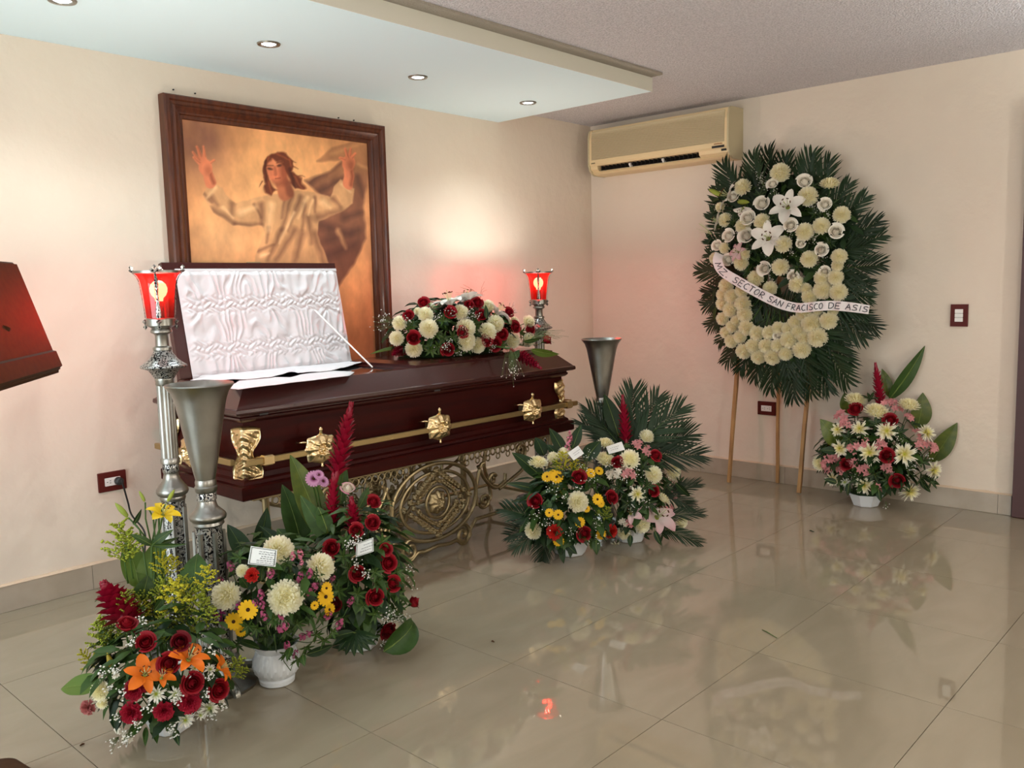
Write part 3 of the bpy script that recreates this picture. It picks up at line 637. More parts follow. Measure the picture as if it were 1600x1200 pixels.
# ------------------------------------------------------------------ torch stands and urns
def foot(r0, r1, z0):
    P = smooth([(r0, z0), (r0+.02, z0*.55), ((r0+r1)/2, z0*.42), (r1-.012, z0*.35), (r1, .018)], 6)
    n = len(P); return MB().tube([(x, 0, z) for x, z in P], [.020*(1-.45*i/n) for i in range(n)], 10)
def torch(loc, label, rot):
    t = thing('torch_stand', label, 'lamp stand', loc, 'red glass torch stands flanking the coffin')
    t.rotation_euler = (0, 0, rot)
    flu = lambda a, z: 1+.045*math.cos(16*a)
    zr = lambda z: z if z < .13 else (.889*z+.141 if z >= .45 else .13+(z-.13)*1.282)
    K_ = .875
    P = lambda n, prof, m, nn=32, mod=None, par=None, cap=True: part(n, MB().lathe([(r*K_, zr(z)) for r, z in prof], nn, mod=mod, cap=cap), m, par or t, True, 40)
    P('base', [(.14, .0), (.145, .012), (.13, .022), (.10, .035), (.075, .06), (.06, .09), (.055, .10)], M_['silver'])
    for k in range(4): part('foot', foot(.05, .16, .10), M_['silver'], t, M=Matrix.Rotation(k*PI/2+.4, 4, 'Z'))
    P('lower_shaft', [(.05, .10), (.046, .12), (.045, .455), (.046, .47)], M_['ornate'], 48, lambda a, z: 1+.06*math.cos(6*a))
    for k in range(6): part('flute', MB().tube([(.041*math.cos(k*PI/3), .041*math.sin(k*PI/3), .125), (.040*math.cos(k*PI/3), .040*math.sin(k*PI/3), .535)], .0075, 6), M_['silver'], t)
    P('lower_knop', [(.046, .468), (.05, .478), (.048, .487), (.058, .495), (.062, .504), (.061, .514), (.05, .53), (.034, .553), (.028, .575), (.030, .582)], M_['silver'])
    P('band', [(.030, .582), (.032, .585), (.032, .612), (.030, .615)], M_['ornate'])
    P('collar', [(.030, .614), (.037, .618), (.038, .632), (.034, .64)], M_['silver'])
    P('column', [(.032, .638), (.032, .926)], M_['silver'], 96, flu)
    P('upper_collar', [(.032, .924), (.036, .93), (.035, .94), (.037, .945), (.036, .953)], M_['silver'])
    P('cup', [(.036, .952), (.045, .966), (.058, .985), (.085, .994), (.088, .998), (.086, 1.004)], M_['ornate'], 40, lambda a, z: 1+.03*math.cos(12*a)*(1 if z < .99 else 0))
    P('bell', [(.086, 1.0035), (.074, 1.010), (.055, 1.026), (.040, 1.046), (.032, 1.060)], M_['ornate'], 40)
    P('neck', [(.032, 1.060), (.036, 1.063), (.036, 1.073), (.026, 1.078), (.025, 1.118), (.028, 1.124), (.040, 1.130), (.041, 1.136), (.038, 1.142), (.034, 1.146), (.044, 1.152), (.053, 1.157), (.054, 1.182), (.050, 1.186)], M_['silver'])
    gp = [(.050, 1.1855), (.052, 1.21), (.055, 1.25), (.058, 1.28), (.061, 1.305), (.066, 1.33), (.074, 1.347), (.084, 1.357)]
    part('glass_shade', MB().lathe([(r*K_, zr(z)) for r, z in gp], 40, cap=False), M_['redglass'], t, label='red glass shade')
    P('rim', [(.083, 1.356), (.089, 1.356), (.090, 1.366), (.084, 1.367), (.083, 1.356)], M_['silver'], 40, lambda a, z: 1+.008*math.cos(40*a), cap=False)
    part('bulb', MB().lathe([(r*K_, zr(z)) for r, z in [(.014, 1.25), (.016, 1.262), (.026, 1.272), (.032, 1.286), (.033, 1.30), (.028, 1.315), (.016, 1.326), (.001, 1.33)]], 24), M_['bulb'], t, label='glowing bulb')
    P('bulb_holder', [(.016, 1.186), (.016, 1.245), (.013, 1.25)], M_['silverd'], 16)
    for k in range(4):
        a = k*PI/2; mb = MB()
        prof = [(r+.0035, z) for r, z in gp]+[(.092, 1.362)]
        wd_ = [.006+.002*math.sin(i*1.7) for i in range(len(prof))]; wd_[0] = .009; wd_[-1] = .010
        vs = []; fs = []
        for (r, z), w in zip(prof, wd_): vs += [(r, -w, z), (r+.003, 0, z), (r, w, z)]
        for i in range(len(prof)-1):
            for j in range(2): fs.append((3*i+j, 3*i+j+1, 3*i+j+4, 3*i+j+3))
        mb.add(vs, fs)
        for dy, dz in ((0, .014), (-.010, .002), (.010, .002)): mb.blob((.094, dy, 1.366+dz), .0085)
        mb.blob((.057, 0, 1.172), .011); mb.blob((.057, 0, 1.152), .008, sq=1.4)
        mb.v = [(x*K_, y*K_, zr(z)) for x, y, z in mb.v]
        part('strap', mb, M_['ornate'], t, M=Matrix.Rotation(a, 4, 'Z'))
    d = bpy.data.lights.new('torch_light', 'POINT'); d.energy = BULB_W; d.color = (1, .88, .78); d.shadow_soft_size = .012
    o = bpy.data.objects.new('torch_light', d); col.objects.link(o); o.parent = t; o.location = (0, 0, zr(1.346))
    return t
def face(loc): return math.atan2(CAM.y-loc[1], CAM.x-loc[0])
_a, _b = W(246, 430, 2.95), W(841, 436, 5.05)
tl = (_a.x, _a.y, 0); tr_ = (_b.x, _b.y, 0)
torch(tl, 'tall pewter torch with lit red glass beside the open coffin lid', face(tl)-.1)
torch(tr_, 'pewter torch with lit red glass behind the foot of the coffin', face(tr_))
def urn(loc, label):
    t = thing('urn_stand', label, 'urn', loc, 'pewter flower urns on pedestals')
    P = lambda n, prof, m, nn=36, mod=None, cap=True: part(n, MB().lathe(prof, nn, mod=mod, cap=cap), m, t, True, 40)
    P('base', [(.12, .0), (.125, .012), (.11, .02), (.085, .04), (.062, .075), (.05, .10)], M_['silver'])
    for k in range(4): part('foot', foot(.05, .165, .10), M_['silver'], t, M=Matrix.Rotation(k*PI/2-.15, 4, 'Z'))
    P('shaft', [(.05, .098), (.045, .12), (.042, .52), (.043, .537)], M_['ornate'], 48, lambda a, z: 1+.07*math.cos(6*a))
    for k in range(6): a = k*PI/3+.45; part('flute', MB().tube([(.046*math.cos(a), .046*math.sin(a), .125), (.0435*math.cos(a), .0435*math.sin(a), .52)], .0085, 6), M_['silver'], t)
    P('knop', [(.042, .535), (.050, .543), (.048, .552), (.056, .560), (.058, .568), (.055, .576), (.046, .585), (.033, .598), (.028, .615), (.027, .620)], M_['silver'])
    P('band', [(.028, .619), (.031, .622), (.031, .643), (.030, .646)], M_['ornate'])
    P('collar', [(.030, .645), (.034, .650), (.035, .664), (.032, .668), (.033, .680), (.030, .688)], M_['silver'])
    n = 36
    P('vase', [(.030, .687), (.033, .70), (.044, .755), (.058, .834), (.070, .90), (.078, .94), (.088, .968), (.101, .984), (.105, .990), (.103, .994), (.086, .975), (.074, .94), (.054, .84), (.036, .75), (.020, .72), (.001, .718)], M_['silver'], 40)
    return t
urn((-3.765, -1.31, 0), 'pewter urn on a chased pedestal at the near end of the coffin')
urn((-1.47, -1.17, 0), 'pewter urn behind the palm fronds at the far end of the coffin')

# ------------------------------------------------------------------ air conditioner
AY0, AY1, AZ = -1.195, -.115, 2.03
ac = thing('air_conditioner', 'yellowed wall air conditioner with a ribbed grille, high by the corner', 'air conditioner', (0, (AY0+AY1)/2, AZ))
def extr(sec, y0, y1):
    n = len(sec); vs = [(x, y0, z) for x, z in sec]+[(x, y1, z) for x, z in sec]
    fs = [(i, (i+1) % n, n+(i+1) % n, n+i) for i in range(n)]+[tuple(range(n))[::-1], tuple(range(n, 2*n))]
    return MB().add(vs, fs)
wpart('body', extr([(-.0006, 2.03), (-.10, 2.03), (-.128, 2.035), (-.148, 2.046), (-.145, 2.052), (-.09, 2.052), (-.09, 2.088), (-.172, 2.088), (-.182, 2.10), (-.184, 2.128), (-.172, 2.128), (-.168, 2.318), (-.165, 2.332), (-.14, 2.338), (-.0006, 2.338)], AY0+.012, AY1-.012), M_['acbody'], ac, False)
wpart('grille_back', MB().box((-.1775, AY0+.03, 2.129), (-.1725, AY1-.03, 2.318)), M_['acside'], ac, False)
mb = MB()
for k in range(25):
    z = 2.132+k*.0074; x = -.1785-(.004 if z < 2.28 else .004-(z-2.28)*.25); mb.add([(x+.004, AY0+.03, z), (x-.003, AY0+.03, z+.0008), (x-.003, AY0+.03, z+.0034), (x+.004, AY0+.03, z+.0042), (x+.004, AY1-.03, z), (x-.003, AY1-.03, z+.0008), (x-.003, AY1-.03, z+.0034), (x+.004, AY1-.03, z+.0042)], [(0, 4, 5, 1), (1, 5, 6, 2), (2, 6, 7, 3)])
wpart('grille', mb, M_['acgrille'], ac, False, kind='stuff')
for ya, yb in ((AY0+.012, AY0+.03), (AY1-.03, AY1-.012)):
    wpart('grille_edge', extr([(-.165, 2.128), (-.184, 2.128), (-.182, 2.27), (-.170, 2.328), (-.16, 2.328)], ya, yb), M_['acbody'], ac, False)
for ya, yb in ((AY0, AY0+.0118), (AY1-.0118, AY1)):
    wpart('end_cap', extr([(-.0006, 2.028), (-.12, 2.028), (-.15, 2.04), (-.172, 2.062), (-.186, 2.10), (-.184, 2.28), (-.172, 2.325), (-.15, 2.34), (-.0006, 2.34)], ya, yb), M_['acside'], ac, False)
wpart('control_block', extr([(-.095, 2.0525), (-.146, 2.0525), (-.166, 2.066), (-.172, 2.0875), (-.095, 2.0875)], AY0+.0125, AY0+.215), M_['acbody'], ac, False)
wpart('end_block', extr([(-.095, 2.0525), (-.146, 2.0525), (-.166, 2.066), (-.172, 2.0875), (-.095, 2.0875)], AY1-.07, AY1-.0125), M_['acbody'], ac, False)
wpart('outlet_shadow_plate', MB().box((-.092, AY0+.216, 2.0525), (-.0905, AY1-.071, 2.0875)), M_['acdark'], ac, False)
vane = MB().box((-.150, -.001, 2.053), (-.10, .001, 2.0875)).mesh('vane', M_['acdark'], False)
for k in range(24):
    put('vane', vane, ac, T(-ac.location) @ T(0, AY1-.09-k*(AY1-AY0-.33)/23, 0))
wpart('louver', MB().box((-.150, AY0+.22, 2.053), (-.115, AY1-.075, 2.0555)), M_['acside'], ac, False)
for f in (.33, .66):
    y = AY1-.075+(AY0+.22-AY1+.075)*f
    wpart('louver_pivot', MB().tube([(-.158, y-.006, 2.072), (-.158, y+.006, 2.072)], .009, 10).box((-.160, y-.003, 2.054), (-.10, y+.003, 2.068)), M_['white'], ac, True, 30)
wpart('display_window', MB().box((-.1855, AY0+.03, 2.094), (-.1835, AY0+.115, 2.108)), M_['acdark'], ac, False)
wpart('display_window', MB().box((-.176, AY0+.022, 2.074), (-.168, AY0+.055, 2.086)), M_['acdark'], ac, False)
for y0_, z_, s_, n_ in ((AY0+.10, 2.118, -1, 7), (AY1-.03, 2.106, -1, 4)):
    mb = MB()
    for k in range(n_): mb.box((-.1858, y0_+s_*(k*.0085), z_-.0035), (-.1842, y0_+s_*(k*.0085+.005), z_+.0035+.001*(k % 2)))
    wpart('badge', mb, mat('badge_ink', (.28, .10, .03) if n_ == 7 else (.12, .09, .05), .5), ac, False)

# ------------------------------------------------------------------ wall plates, cord
sw = thing('light_switch', 'dark red wooden switch plate with white rockers on the right wall', 'switch', (0, -2.478, 1.06))
part('plate', MB().loft([(-.012, -.0005, -.043, .043, -.060), (-.012, -.0005, -.043, .043, .060)]), M_['plate'], sw, False)
for k in (-1, 0, 1): part('rocker', MB().box((-.0165, -.020, k*.023-.0108), (-.0122, .020, k*.023+.0108), bev=.0015), M_['white'], sw, False)
def outlet(loc, horiz_x, label):
    t = thing('wall_outlet', label, 'outlet', loc)
    if horiz_x: t.rotation_euler = (0, 0, PI/2)       # local -x faces the room
    else: t.rotation_euler = (0, 0, 0)
    part('plate', MB().box((-.012, -.060, -.043), (-.0005, .060, .043), bev=.002), M_['plate'], t, False)
    part('socket_face', MB().box((-.0155, -.034, -.018), (-.0122, .034, .018), bev=.0015), M_['white'], t, False)
    for k in (-1, 1):
        mb = MB()
        for dy, dz in ((-.006, .005), (-.006, -.005), (.007, 0)): mb.box((-.0160, k*.017+dy-.003, dz-.0014), (-.0150, k*.017+dy+.003, dz+.0014))
        part('socket_slots', mb, M_['black'], t, False)
    return t
outlet((0, -1.372, .468), False, 'wooden framed outlet on the right wall behind the wreath sticks')
p = on(176, 752, 1, -.012); outlet((p.x, 0, p.z), True, 'wooden framed outlet on the left wall with a black plug in it')
pc = thing('power_cord', 'black plug and cord hanging from the left wall outlet', 'cord', (p.x+.02, -.016, p.z))
part('plug', MB().lathe([(.002, .034), (.012, .032), (.017, .026), (.018, .006), (.015, .0005)], 16), M_['black'], pc, M=Matrix.Rotation(PI/2, 4, 'X'))
q = [on(192, 757, 1, -.05), on(200, 785, 1, -.04), on(206, 805, 1, -.04), on(226, 832, 1, -.10), Vector((-3.50, -.22, .14)), Vector((-3.52, -.34, .03)), Vector((-3.53, -.40, .008))]
part('cord', MB().tube([v-pc.location for v in (Vector(x) for x in smooth([tuple(on(189, 750, 1, -.045))]+[tuple(a) for a in q], 8))], .0042, 6), M_['black'], pc)

# ------------------------------------------------------------------ lectern at the left edge
A = CAM + ray(26, 408.2)*2.2; B = CAM + ray(100.8, 580.4)*2.2
h = Vector((-.571, -.821, 0)).normalized(); B = A + Vector((.071, -.049, -.285))
dn = (B-A); LL = dn.length; dn.normalize(); nrm = h.cross(dn).normalized()
if nrm.dot(CAM-A) < 0: nrm = -nrm
lec = thing('lectern', 'brown wooden lectern with a slanted top at the left edge', 'lectern', (-4.62, -1.70, 0))
LMx = T(-lec.location) @ T(A) @ Matrix(((h.x, dn.x, nrm.x, 0), (h.y, dn.y, nrm.y, 0), (h.z, dn.z, nrm.z, 0), (0, 0, 0, 1)))
if LMx.determinant() < 0: flipw = -1
LB = .52
def slab():
    mb = MB()
    for a_, b_ in (((0, 0, -.030), (LB, LL, -.012)),):
        mb.box(a_, b_, bev=.004)
    return mb
part('top', MB().loft([(.012, LB-.012, .012, LL-.012, -.034), (.004, LB-.004, .004, LL-.004, -.028), (0, LB, 0, LL, -.020), (0, LB, 0, LL, -.010), (.006, LB-.006, .006, LL-.006, -.006), (.008, LB-.008, .008, LL-.008, 0)]), M_['lectern'], lec, True, 20, LMx)
part('book_ledge', MB().loft([(.018, LB-.018, LL*.80, LL-.010, .0005), (.026, LB-.026, LL*.82, LL-.014, .012)]), M_['lectern'], lec, False, 20, LMx)
cpt = A+h*(LB/2)+dn*(LL/2)-nrm*.03-lec.location
part('post', MB().tube([(0, 0, .055), (0, 0, .62), (cpt.x*.5, cpt.y*.5, .95), tuple(cpt)], [.05, .042, .038, .04], 20), M_['lectern'], lec)
bx, by = -4.375-lec.location.x, -1.435-lec.location.y
ux, uy = Vector((h.x, h.y)), Vector((-h.y, h.x))
def rounded(w, d, r, n=8):
    P = []
    for cx, cy, a0 in ((w-r, d-r, 0), (-w+r, d-r, PI/2), (-w+r, -d+r, PI), (w-r, -d+r, 1.5*PI)):
        for k in range(n+1): a = a0+PI/2*k/n; P.append((cx+r*math.cos(a), cy+r*math.sin(a)))
    return P
vs = []; fs = []; n = None
for ins, z in ((.004, 0), (0, .006), (0, .036), (.004, .046), (.014, .052)):
    P = rounded(.25-ins, .25-ins, .05); n = len(P); vs += [(x, y, z) for x, y in P]
for k in range(4): fs += [(k*n+i, k*n+(i+1) % n, (k+1)*n+(i+1) % n, (k+1)*n+i) for i in range(n)]
fs += [tuple(range(n))[::-1], tuple(4*n+i for i in range(n))]
part('base', MB().add(vs, fs), M_['lectern'], lec, True, 30, T(bx-.235, by+.0-.235+.06, 0) @ Matrix.Rotation(.12, 4, 'Z'))

# ------------------------------------------------------------------ easel sticks for the wreath
ea = thing('easel', 'rough pine easel sticks holding up the white flower wreath', 'easel', (-.2, -1.45, 0))
def stick(p, q, w=.017):
    d = (Vector(q)-Vector(p)); mb = MB(); N = 10
    vs = []; fs = []
    s = d.cross(Vector((1, 0, 0))).normalized(); f = d.cross(s).normalized()
    for i in range(N+1):
        t = i/N; c = Vector(p)+d*t+s*.004*noise.noise((t*4, p[1], 0)); k = w*(1+.12*noise.noise((t*6, p[1]*3, 5)))
        for a, b in ((-1, -1), (1, -1), (1, 1), (-1, 1)): vs.append(c+s*a*k*.62+f*b*k*.62)
    for i in range(N):
        for j in range(4): fs.append((4*i+j, 4*i+(j+1) % 4, 4*i+4+(j+1) % 4, 4*i+4+j))
    fs += [(3, 2, 1, 0), (4*N, 4*N+1, 4*N+2, 4*N+3)]
    return mb.add(vs, fs)
ls = ((-.20, -1.214, .004), on(1153, 560, 0, -.135)); rs = ((-.20, -1.677, .004), on(1264, 590, 0, -.135))
for nm, (p, q) in (('stick', ls), ('stick', rs)):
    q = Vector(p)+(Vector(q)-Vector(p))*1.9; q.x = -.075
    wpart(nm, stick(p, q), M_['easel'], ea, False)
wpart('cross_stick', stick((-.118, -1.18, .95), (-.118, -1.75, .95), .015), M_['easel'], ea, False)
wpart('back_stick', stick((-.03, -1.46, .004), (-.055, -1.47, 1.35), .014), M_['easel'], ea, False)
# ================================================================== flowers
def fmat(name, c, rough=.55, orand=.12, trans=.18, var=None, spec=.25): return mat(name, c, rough, spec=spec, orand=orand, trans=trans, var=var)
def radial(name, c0, c1, p0, p1, rough=.6, trans=.2):
    # natural petal colour from heart (c0) to tip (c1) by distance from the flower's own centre
    m = mat(name, c1, rough, spec=.2, trans=trans); nt = m.node_tree; n = nt.nodes; L = nt.links
    tc = n.new('ShaderNodeTexCoord'); ln = n.new('ShaderNodeVectorMath'); ln.operation = 'LENGTH'; L.new(tc.outputs['Object'], ln.inputs[0])
    rp = n.new('ShaderNodeValToRGB'); e = rp.color_ramp.elements; e[0].position = p0; e[0].color = (*c0, 1); e[1].position = p1; e[1].color = (*c1, 1)
    L.new(ln.outputs['Value'], rp.inputs[0]); L.new(rp.outputs[0], n['Principled BSDF'].inputs['Base Color'])
    for k in n:
        if k.type == 'BSDF_TRANSLUCENT': L.new(rp.outputs[0], k.inputs[0])
    return m
C_ = dict(
    red=fmat('red_rose_petal', (.25, .005, .012), .5), dred=fmat('dark_red_rose_petal', (.13, .003, .008), .5), orange_red=fmat('scarlet_petal', (.50, .018, .012), .5),
    crim=fmat('crimson_carnation', (.36, .009, .03), .6), blush=fmat('blush_carnation', (.45, .13, .12), .6), white_rose=fmat('ivory_rose', (.95, .91, .80), .5, .03, .25), pink_rose=radial('pink_edged_rose', (.78, .72, .60), (.62, .22, .33), .75, 1.1),
    mum=radial('ivory_chrysanthemum', (.86, .80, .44), (.94, .92, .76), .45, .95, .65, .32), cream=radial('cream_chrysanthemum', (.92, .84, .50), (.95, .92, .74), .45, .95, .65, .32),
    spider=radial('white_spider_chrysanthemum', (.72, .64, .14), (.88, .86, .70), .2, .7, .6, .3), green=radial('white_green_daisy', (.36, .46, .08), (.82, .82, .74), .18, .55),
    yellow=fmat('yellow_daisy_petal', (.78, .46, .012), .55), brown=fmat('brown_daisy_heart', (.06, .022, .006), .8), pinkd=radial('mauve_daisy', (.18, .015, .10), (.58, .30, .48), .2, .6),
    heart=fmat('green_heart', (.40, .42, .05), .7), ginger=fmat('red_ginger_bract', (.26, .004, .022), .35, spec=.4), gingertip=fmat('pink_ginger_bract', (.48, .02, .07), .35),
    lilyw=fmat('white_lily_petal', (.80, .77, .70), .45), lilyo=fmat('orange_lily_petal', (.72, .16, .010), .45), lilyy=fmat('yellow_lily_petal', (.85, .62, .02), .45), lilyp=radial('pink_lily_petal', (.72, .62, .58), (.62, .38, .40), .2, .9),
    anther=fmat('brown_anther', (.10, .03, .01), .8), filament=fmat('pale_filament', (.55, .6, .3), .6), bud=fmat('green_bud', (.28, .34, .05), .5), budw=fmat('pale_bud', (.55, .56, .30), .5), budy=fmat('yellow_green_bud', (.36, .27, .03), .5),
    alstro=fmat('pink_alstroemeria', (.58, .24, .24), .5, orand=.2), alstrow=fmat('white_alstroemeria', (.74, .70, .58), .5),
    leaf=fmat('mid_green_leaf', (.034, .078, .013), .45, orand=.25, trans=.10, var=(7, (.024, .058, .009), .4, .65), spec=.28), dleaf=fmat('dark_green_leaf', (.011, .030, .008), .45, orand=.25, trans=.06, spec=.22),
    lleaf=fmat('light_green_leaf', (.08, .14, .018), .42, orand=.2, trans=.2, spec=.4), yleaf=fmat('olive_leaf', (.10, .13, .015), .4, orand=.15, trans=.15, var=(6, (.06, .095, .012), .4, .6), spec=.45),
    palm=fmat('palm_leaflet', (.012, .029, .010), .45, orand=.3, trans=.06, spec=.22), stem=fmat('green_stem', (.06, .12, .025), .5), vein=fmat('leaf_midrib', (.16, .22, .05), .5),
    gold=fmat('goldenrod_bloom', (.30, .35, .035), .7, orand=.25), goldy=fmat('yellow_goldenrod_bloom', (.46, .42, .025), .7, orand=.2), breath=fmat('baby_breath_bloom', (.80, .79, .74), .7, orand=.1), twig=fmat('thin_stem', (.10, .14, .05), .6),
    statice=fmat('pink_statice', (.38, .075, .16), .6, orand=.3), magenta=fmat('magenta_cluster', (.28, .015, .12), .6), snap=fmat('pink_snapdragon', (.62, .20, .28), .5),
    card=mat('white_card', (.72, .74, .72), .4), ink=mat('card_ink', (.03, .035, .05), .6), cardedge=mat('card_border', (.12, .14, .12), .5), ribbon=mat('white_satin_ribbon', (.70, .66, .65), .35, spec=.5),
)
def petal(mb, L, Wd, a0, a1, phi, r0=0, z0=0, nu=5, nv=2, cup=0, shape=None, mi=0, twist=0, ruf=0):
    sh = shape or (lambda u: math.sin(PI*min(1, .12+.88*u)**.8)**.7)
    pts = []; r, z = r0, z0
    for i in range(nu+1):
        u = i/nu; a = a0+a1*u
        if i: r += math.cos(a)*L/nu; z += math.sin(a)*L/nu
        w = Wd*sh(u)
        for j in range(nv+1):
            v = 2*j/nv-1; zz = z+cup*v*v*w+ruf*math.sin(v*9+phi*5)*u
            rr = r-math.sin(a)*cup*v*v*w*.6
            x, y = rr, v*w
            pts.append((x*math.cos(phi)-y*math.sin(phi), x*math.sin(phi)+y*math.cos(phi), zz))
    fs = [(i*(nv+1)+j, (i+1)*(nv+1)+j, (i+1)*(nv+1)+j+1, i*(nv+1)+j+1) for i in range(nu) for j in range(nv)]
    return mb.add(pts, fs, mi)
def sphere_dirs(n, zmin):
    out = []
    for i in range(n):
        z = 1-(1-zmin)*(i+.5)/n; t = i*2.399963; r = math.sqrt(max(0, 1-z*z)); out.append(Vector((r*math.cos(t), r*math.sin(t), z)))
    return out
def rose(seed):
    rnd = random.Random(seed); mb = MB(); K = 15
    for k in range(K):
        t = k/(K-1); ph = k*2.3+rnd.uniform(-.2, .2); span = 1.25-.25*t+.5*(1-t)
        rb, rtp, h = .10+.20*t, .13+.64*t, .98-.46*t+rnd.uniform(-.05, .05)
        curl = .40*max(0, t-.35)
        nu, nv = 6, 6; vs = []
        for i in range(nu+1):
            u = i/nu
            for j in range(nv+1):
                v = 2*j/nv-1
                prof = rb+(rtp-rb)*math.sin(min(1, u*1.25)*PI/2)**.8-rtp*.75*(1-t)**1.6*max(0, u-.55)/.45
                hh = (-.45+(h+.45)*u)*(1-.16*v*v*u)
                if u > .7: q = (u-.7)/.3; prof += curl*q*q; hh -= curl*.75*q*q
                a = ph+v*span*(.55+.45*math.sin(min(1, u*1.25)*PI/2))
                prof *= 1+.05*v
                vs.append((prof*math.cos(a), prof*math.sin(a), hh))
        mb.add(vs, [(i*(nv+1)+j, i*(nv+1)+j+1, (i+1)*(nv+1)+j+1, (i+1)*(nv+1)+j) for i in range(nu) for j in range(nv)])
    mb.lathe([(.05, -.55), (.2, -.48), (.30, -.3), (.28, -.1)], 12)
    return mb
def sepals():
    mb = MB(); mb.lathe([(.03, -1.5), (.05, -.75), (.13, -.62), (.20, -.5), (.22, -.4)], 8)
    for k in range(5): petal(mb, .7, .12, .2, .5, k*2*PI/5, .12, -.5, 4, 2)
    return mb
def mum(seed, zmin=-.35, n=125, wdt=.16, flat=1):
    rnd = random.Random(seed); mb = MB()
    core = MB().lathe([(.02, -.35), (.4, -.25), (.55, 0), (.45, .32), (.2, .5), (.02, .55)], 12); mb.merge(core, S(1, 1, flat))
    for d in sphere_dirs(n, zmin):
        d = (d+Vector((rnd.uniform(-.07, .07), rnd.uniform(-.07, .07), rnd.uniform(-.05, .05)))).normalized()
        s = Vector((-d.y, d.x, 0)); s = s.normalized() if s.length > .05 else Vector((1, 0, 0))
        upv = (Vector((0, 0, 1))-d*d.z); k = rnd.uniform(.92, 1.06)
        pts = []
        for i, (q, w, lift) in enumerate(((.42, .6, 0), (.72, 1, .02), (.92, .9, .10), (1.0, .35, .22))):
            c = d*q*k*(1 if d.z > .0 else 1.03)+upv*lift; c = Vector((c.x, c.y, c.z*flat))
            for v in (-1, 0, 1): pts.append(c+s*v*w*wdt*.5+d*(.03*v*v))
        mb.add(pts, [(3*i+j, 3*i+j+1, 3*i+j+4, 3*i+j+3) for i in range(3) for j in range(2)])
    return mb
def spider(seed, n=52):
    rnd = random.Random(seed); mb = MB()
    for k in range(n):
        ring = k % 3; petal(mb, (.98, .82, .6)[ring]*rnd.uniform(.88, 1.05), .075, (.06, .42, .85)[ring]+rnd.uniform(-.12, .12), rnd.uniform(-.35, .25), k*2.399963, .06, -.02+ring*.05, 4, 2, shape=lambda u: .5+.7*math.sin(u*PI)*.9-.3*u, cup=.35)
    return mb
def disc(r, h): return MB().lathe([(r, -.02), (r, h*.5), (r*.7, h), (.01, h*1.05)], 12)
def daisy(n, wdt, a0=.12, a1=-.25, two=False):
    mb = MB()
    for k in range(n): petal(mb, .84, wdt, a0, a1, k*2*PI/n, .16, 0, 4, 2, shape=lambda u: (.45+.75*math.sin(u*PI*.85)))
    if two:
        for k in range(n): petal(mb, .62, wdt, a0+.35, a1, (k+.5)*2*PI/n, .14, .03, 3, 2, shape=lambda u: (.45+.75*math.sin(u*PI*.85)))
    return mb
def carnation(seed):
    rnd = random.Random(seed); mb = MB()
    for k in range(34):
        t = k/33; a = 1.45-1.3*t
        petal(mb, .62+.40*t, .30, a+rnd.uniform(-.12, .12), -.35*t, k*2.4, .03, -.1, 4, 6, shape=lambda u: .12+.95*u**1.2, ruf=.10+.04*rnd.random())
    mb.lathe([(.05, -.9), (.16, -.8), (.20, -.3), (.3, -.05)], 10)
    return mb
def lily_petal(): return petal(MB(), 1.08, .235, 1.0, -1.35, 0, .05, -.3, 8, 4, cup=.28, shape=lambda u: (.18+1.0*math.sin(min(1, u*.95+.05)*PI)**.8) if u < 1 else .02)
def lily_throat():
    mb = MB().lathe([(.03, -.75), (.05, -.5), (.10, -.32), (.12, -.2)], 10)
    return mb
def stamens():
    mb = MB()
    for k in range(6):
        a = k*PI/3+.3; p = [(.02*math.cos(a), .02*math.sin(a), -.25), (.12*math.cos(a), .12*math.sin(a), .15), (.25*math.cos(a), .25*math.sin(a), .42)]
        mb.tube(p, .014, 4, 0); c = p[-1]; mb.tube([(c[0]-.06*math.sin(a), c[1]+.06*math.cos(a), c[2]), (c[0]+.06*math.sin(a), c[1]-.06*math.cos(a), c[2]+.02)], .03, 5, 1)
    mb.tube([(0, 0, -.25), (.02, 0, .2), (.05, .03, .55)], .02, 5, 0); mb.blob((.05, .03, .56), .04, 0)
    return mb
def alstro(seed):
    rnd = random.Random(seed); mb = MB()
    for f in range(3):
        a = f*2.1+rnd.random(); c = Vector((.42*math.cos(a), .42*math.sin(a), rnd.uniform(-.1, .15))); fl = MB()
        for k in range(6): petal(fl, .62, .17, .95, -1.1, k*PI/3, .02, -.1, 4, 2, cup=.25)
        mb.merge(fl, T(c) @ basis((1, .1, 0), (c.x*.9, c.y*.9, .8)))
    return mb
def ginger(seed, n=64):
    rnd = random.Random(seed); mb = MB(); mb.tube([(0, 0, -.35), (0, 0, 0), (0, 0, .9)], [.03, .05, .02], 8)
    for k in range(n):
        t = k/n; z = .02+.90*t; r = .165*math.sin(PI*min(1, (.22+.78*t)))**.75*(1-.2*t)
        fl = MB(); petal(fl, .20-.06*t, .062-.02*t, .75+.45*t, .35-.55*(t < .8), 0, 0, 0, 4, 2, cup=.5)
        mb.merge(fl, T(0, 0, z-.05) @ Matrix.Rotation(k*2.399963, 4, 'Z') @ T(r*.45, 0, 0))
    for k in range(7): fl = MB(); petal(fl, .13, .03, 1.25, .2, 0, 0, 0, 3, 2); mb.merge(fl, T(0, 0, .88) @ Matrix.Rotation(k*.9, 4, 'Z') @ T(.015, 0, 0))
    return mb
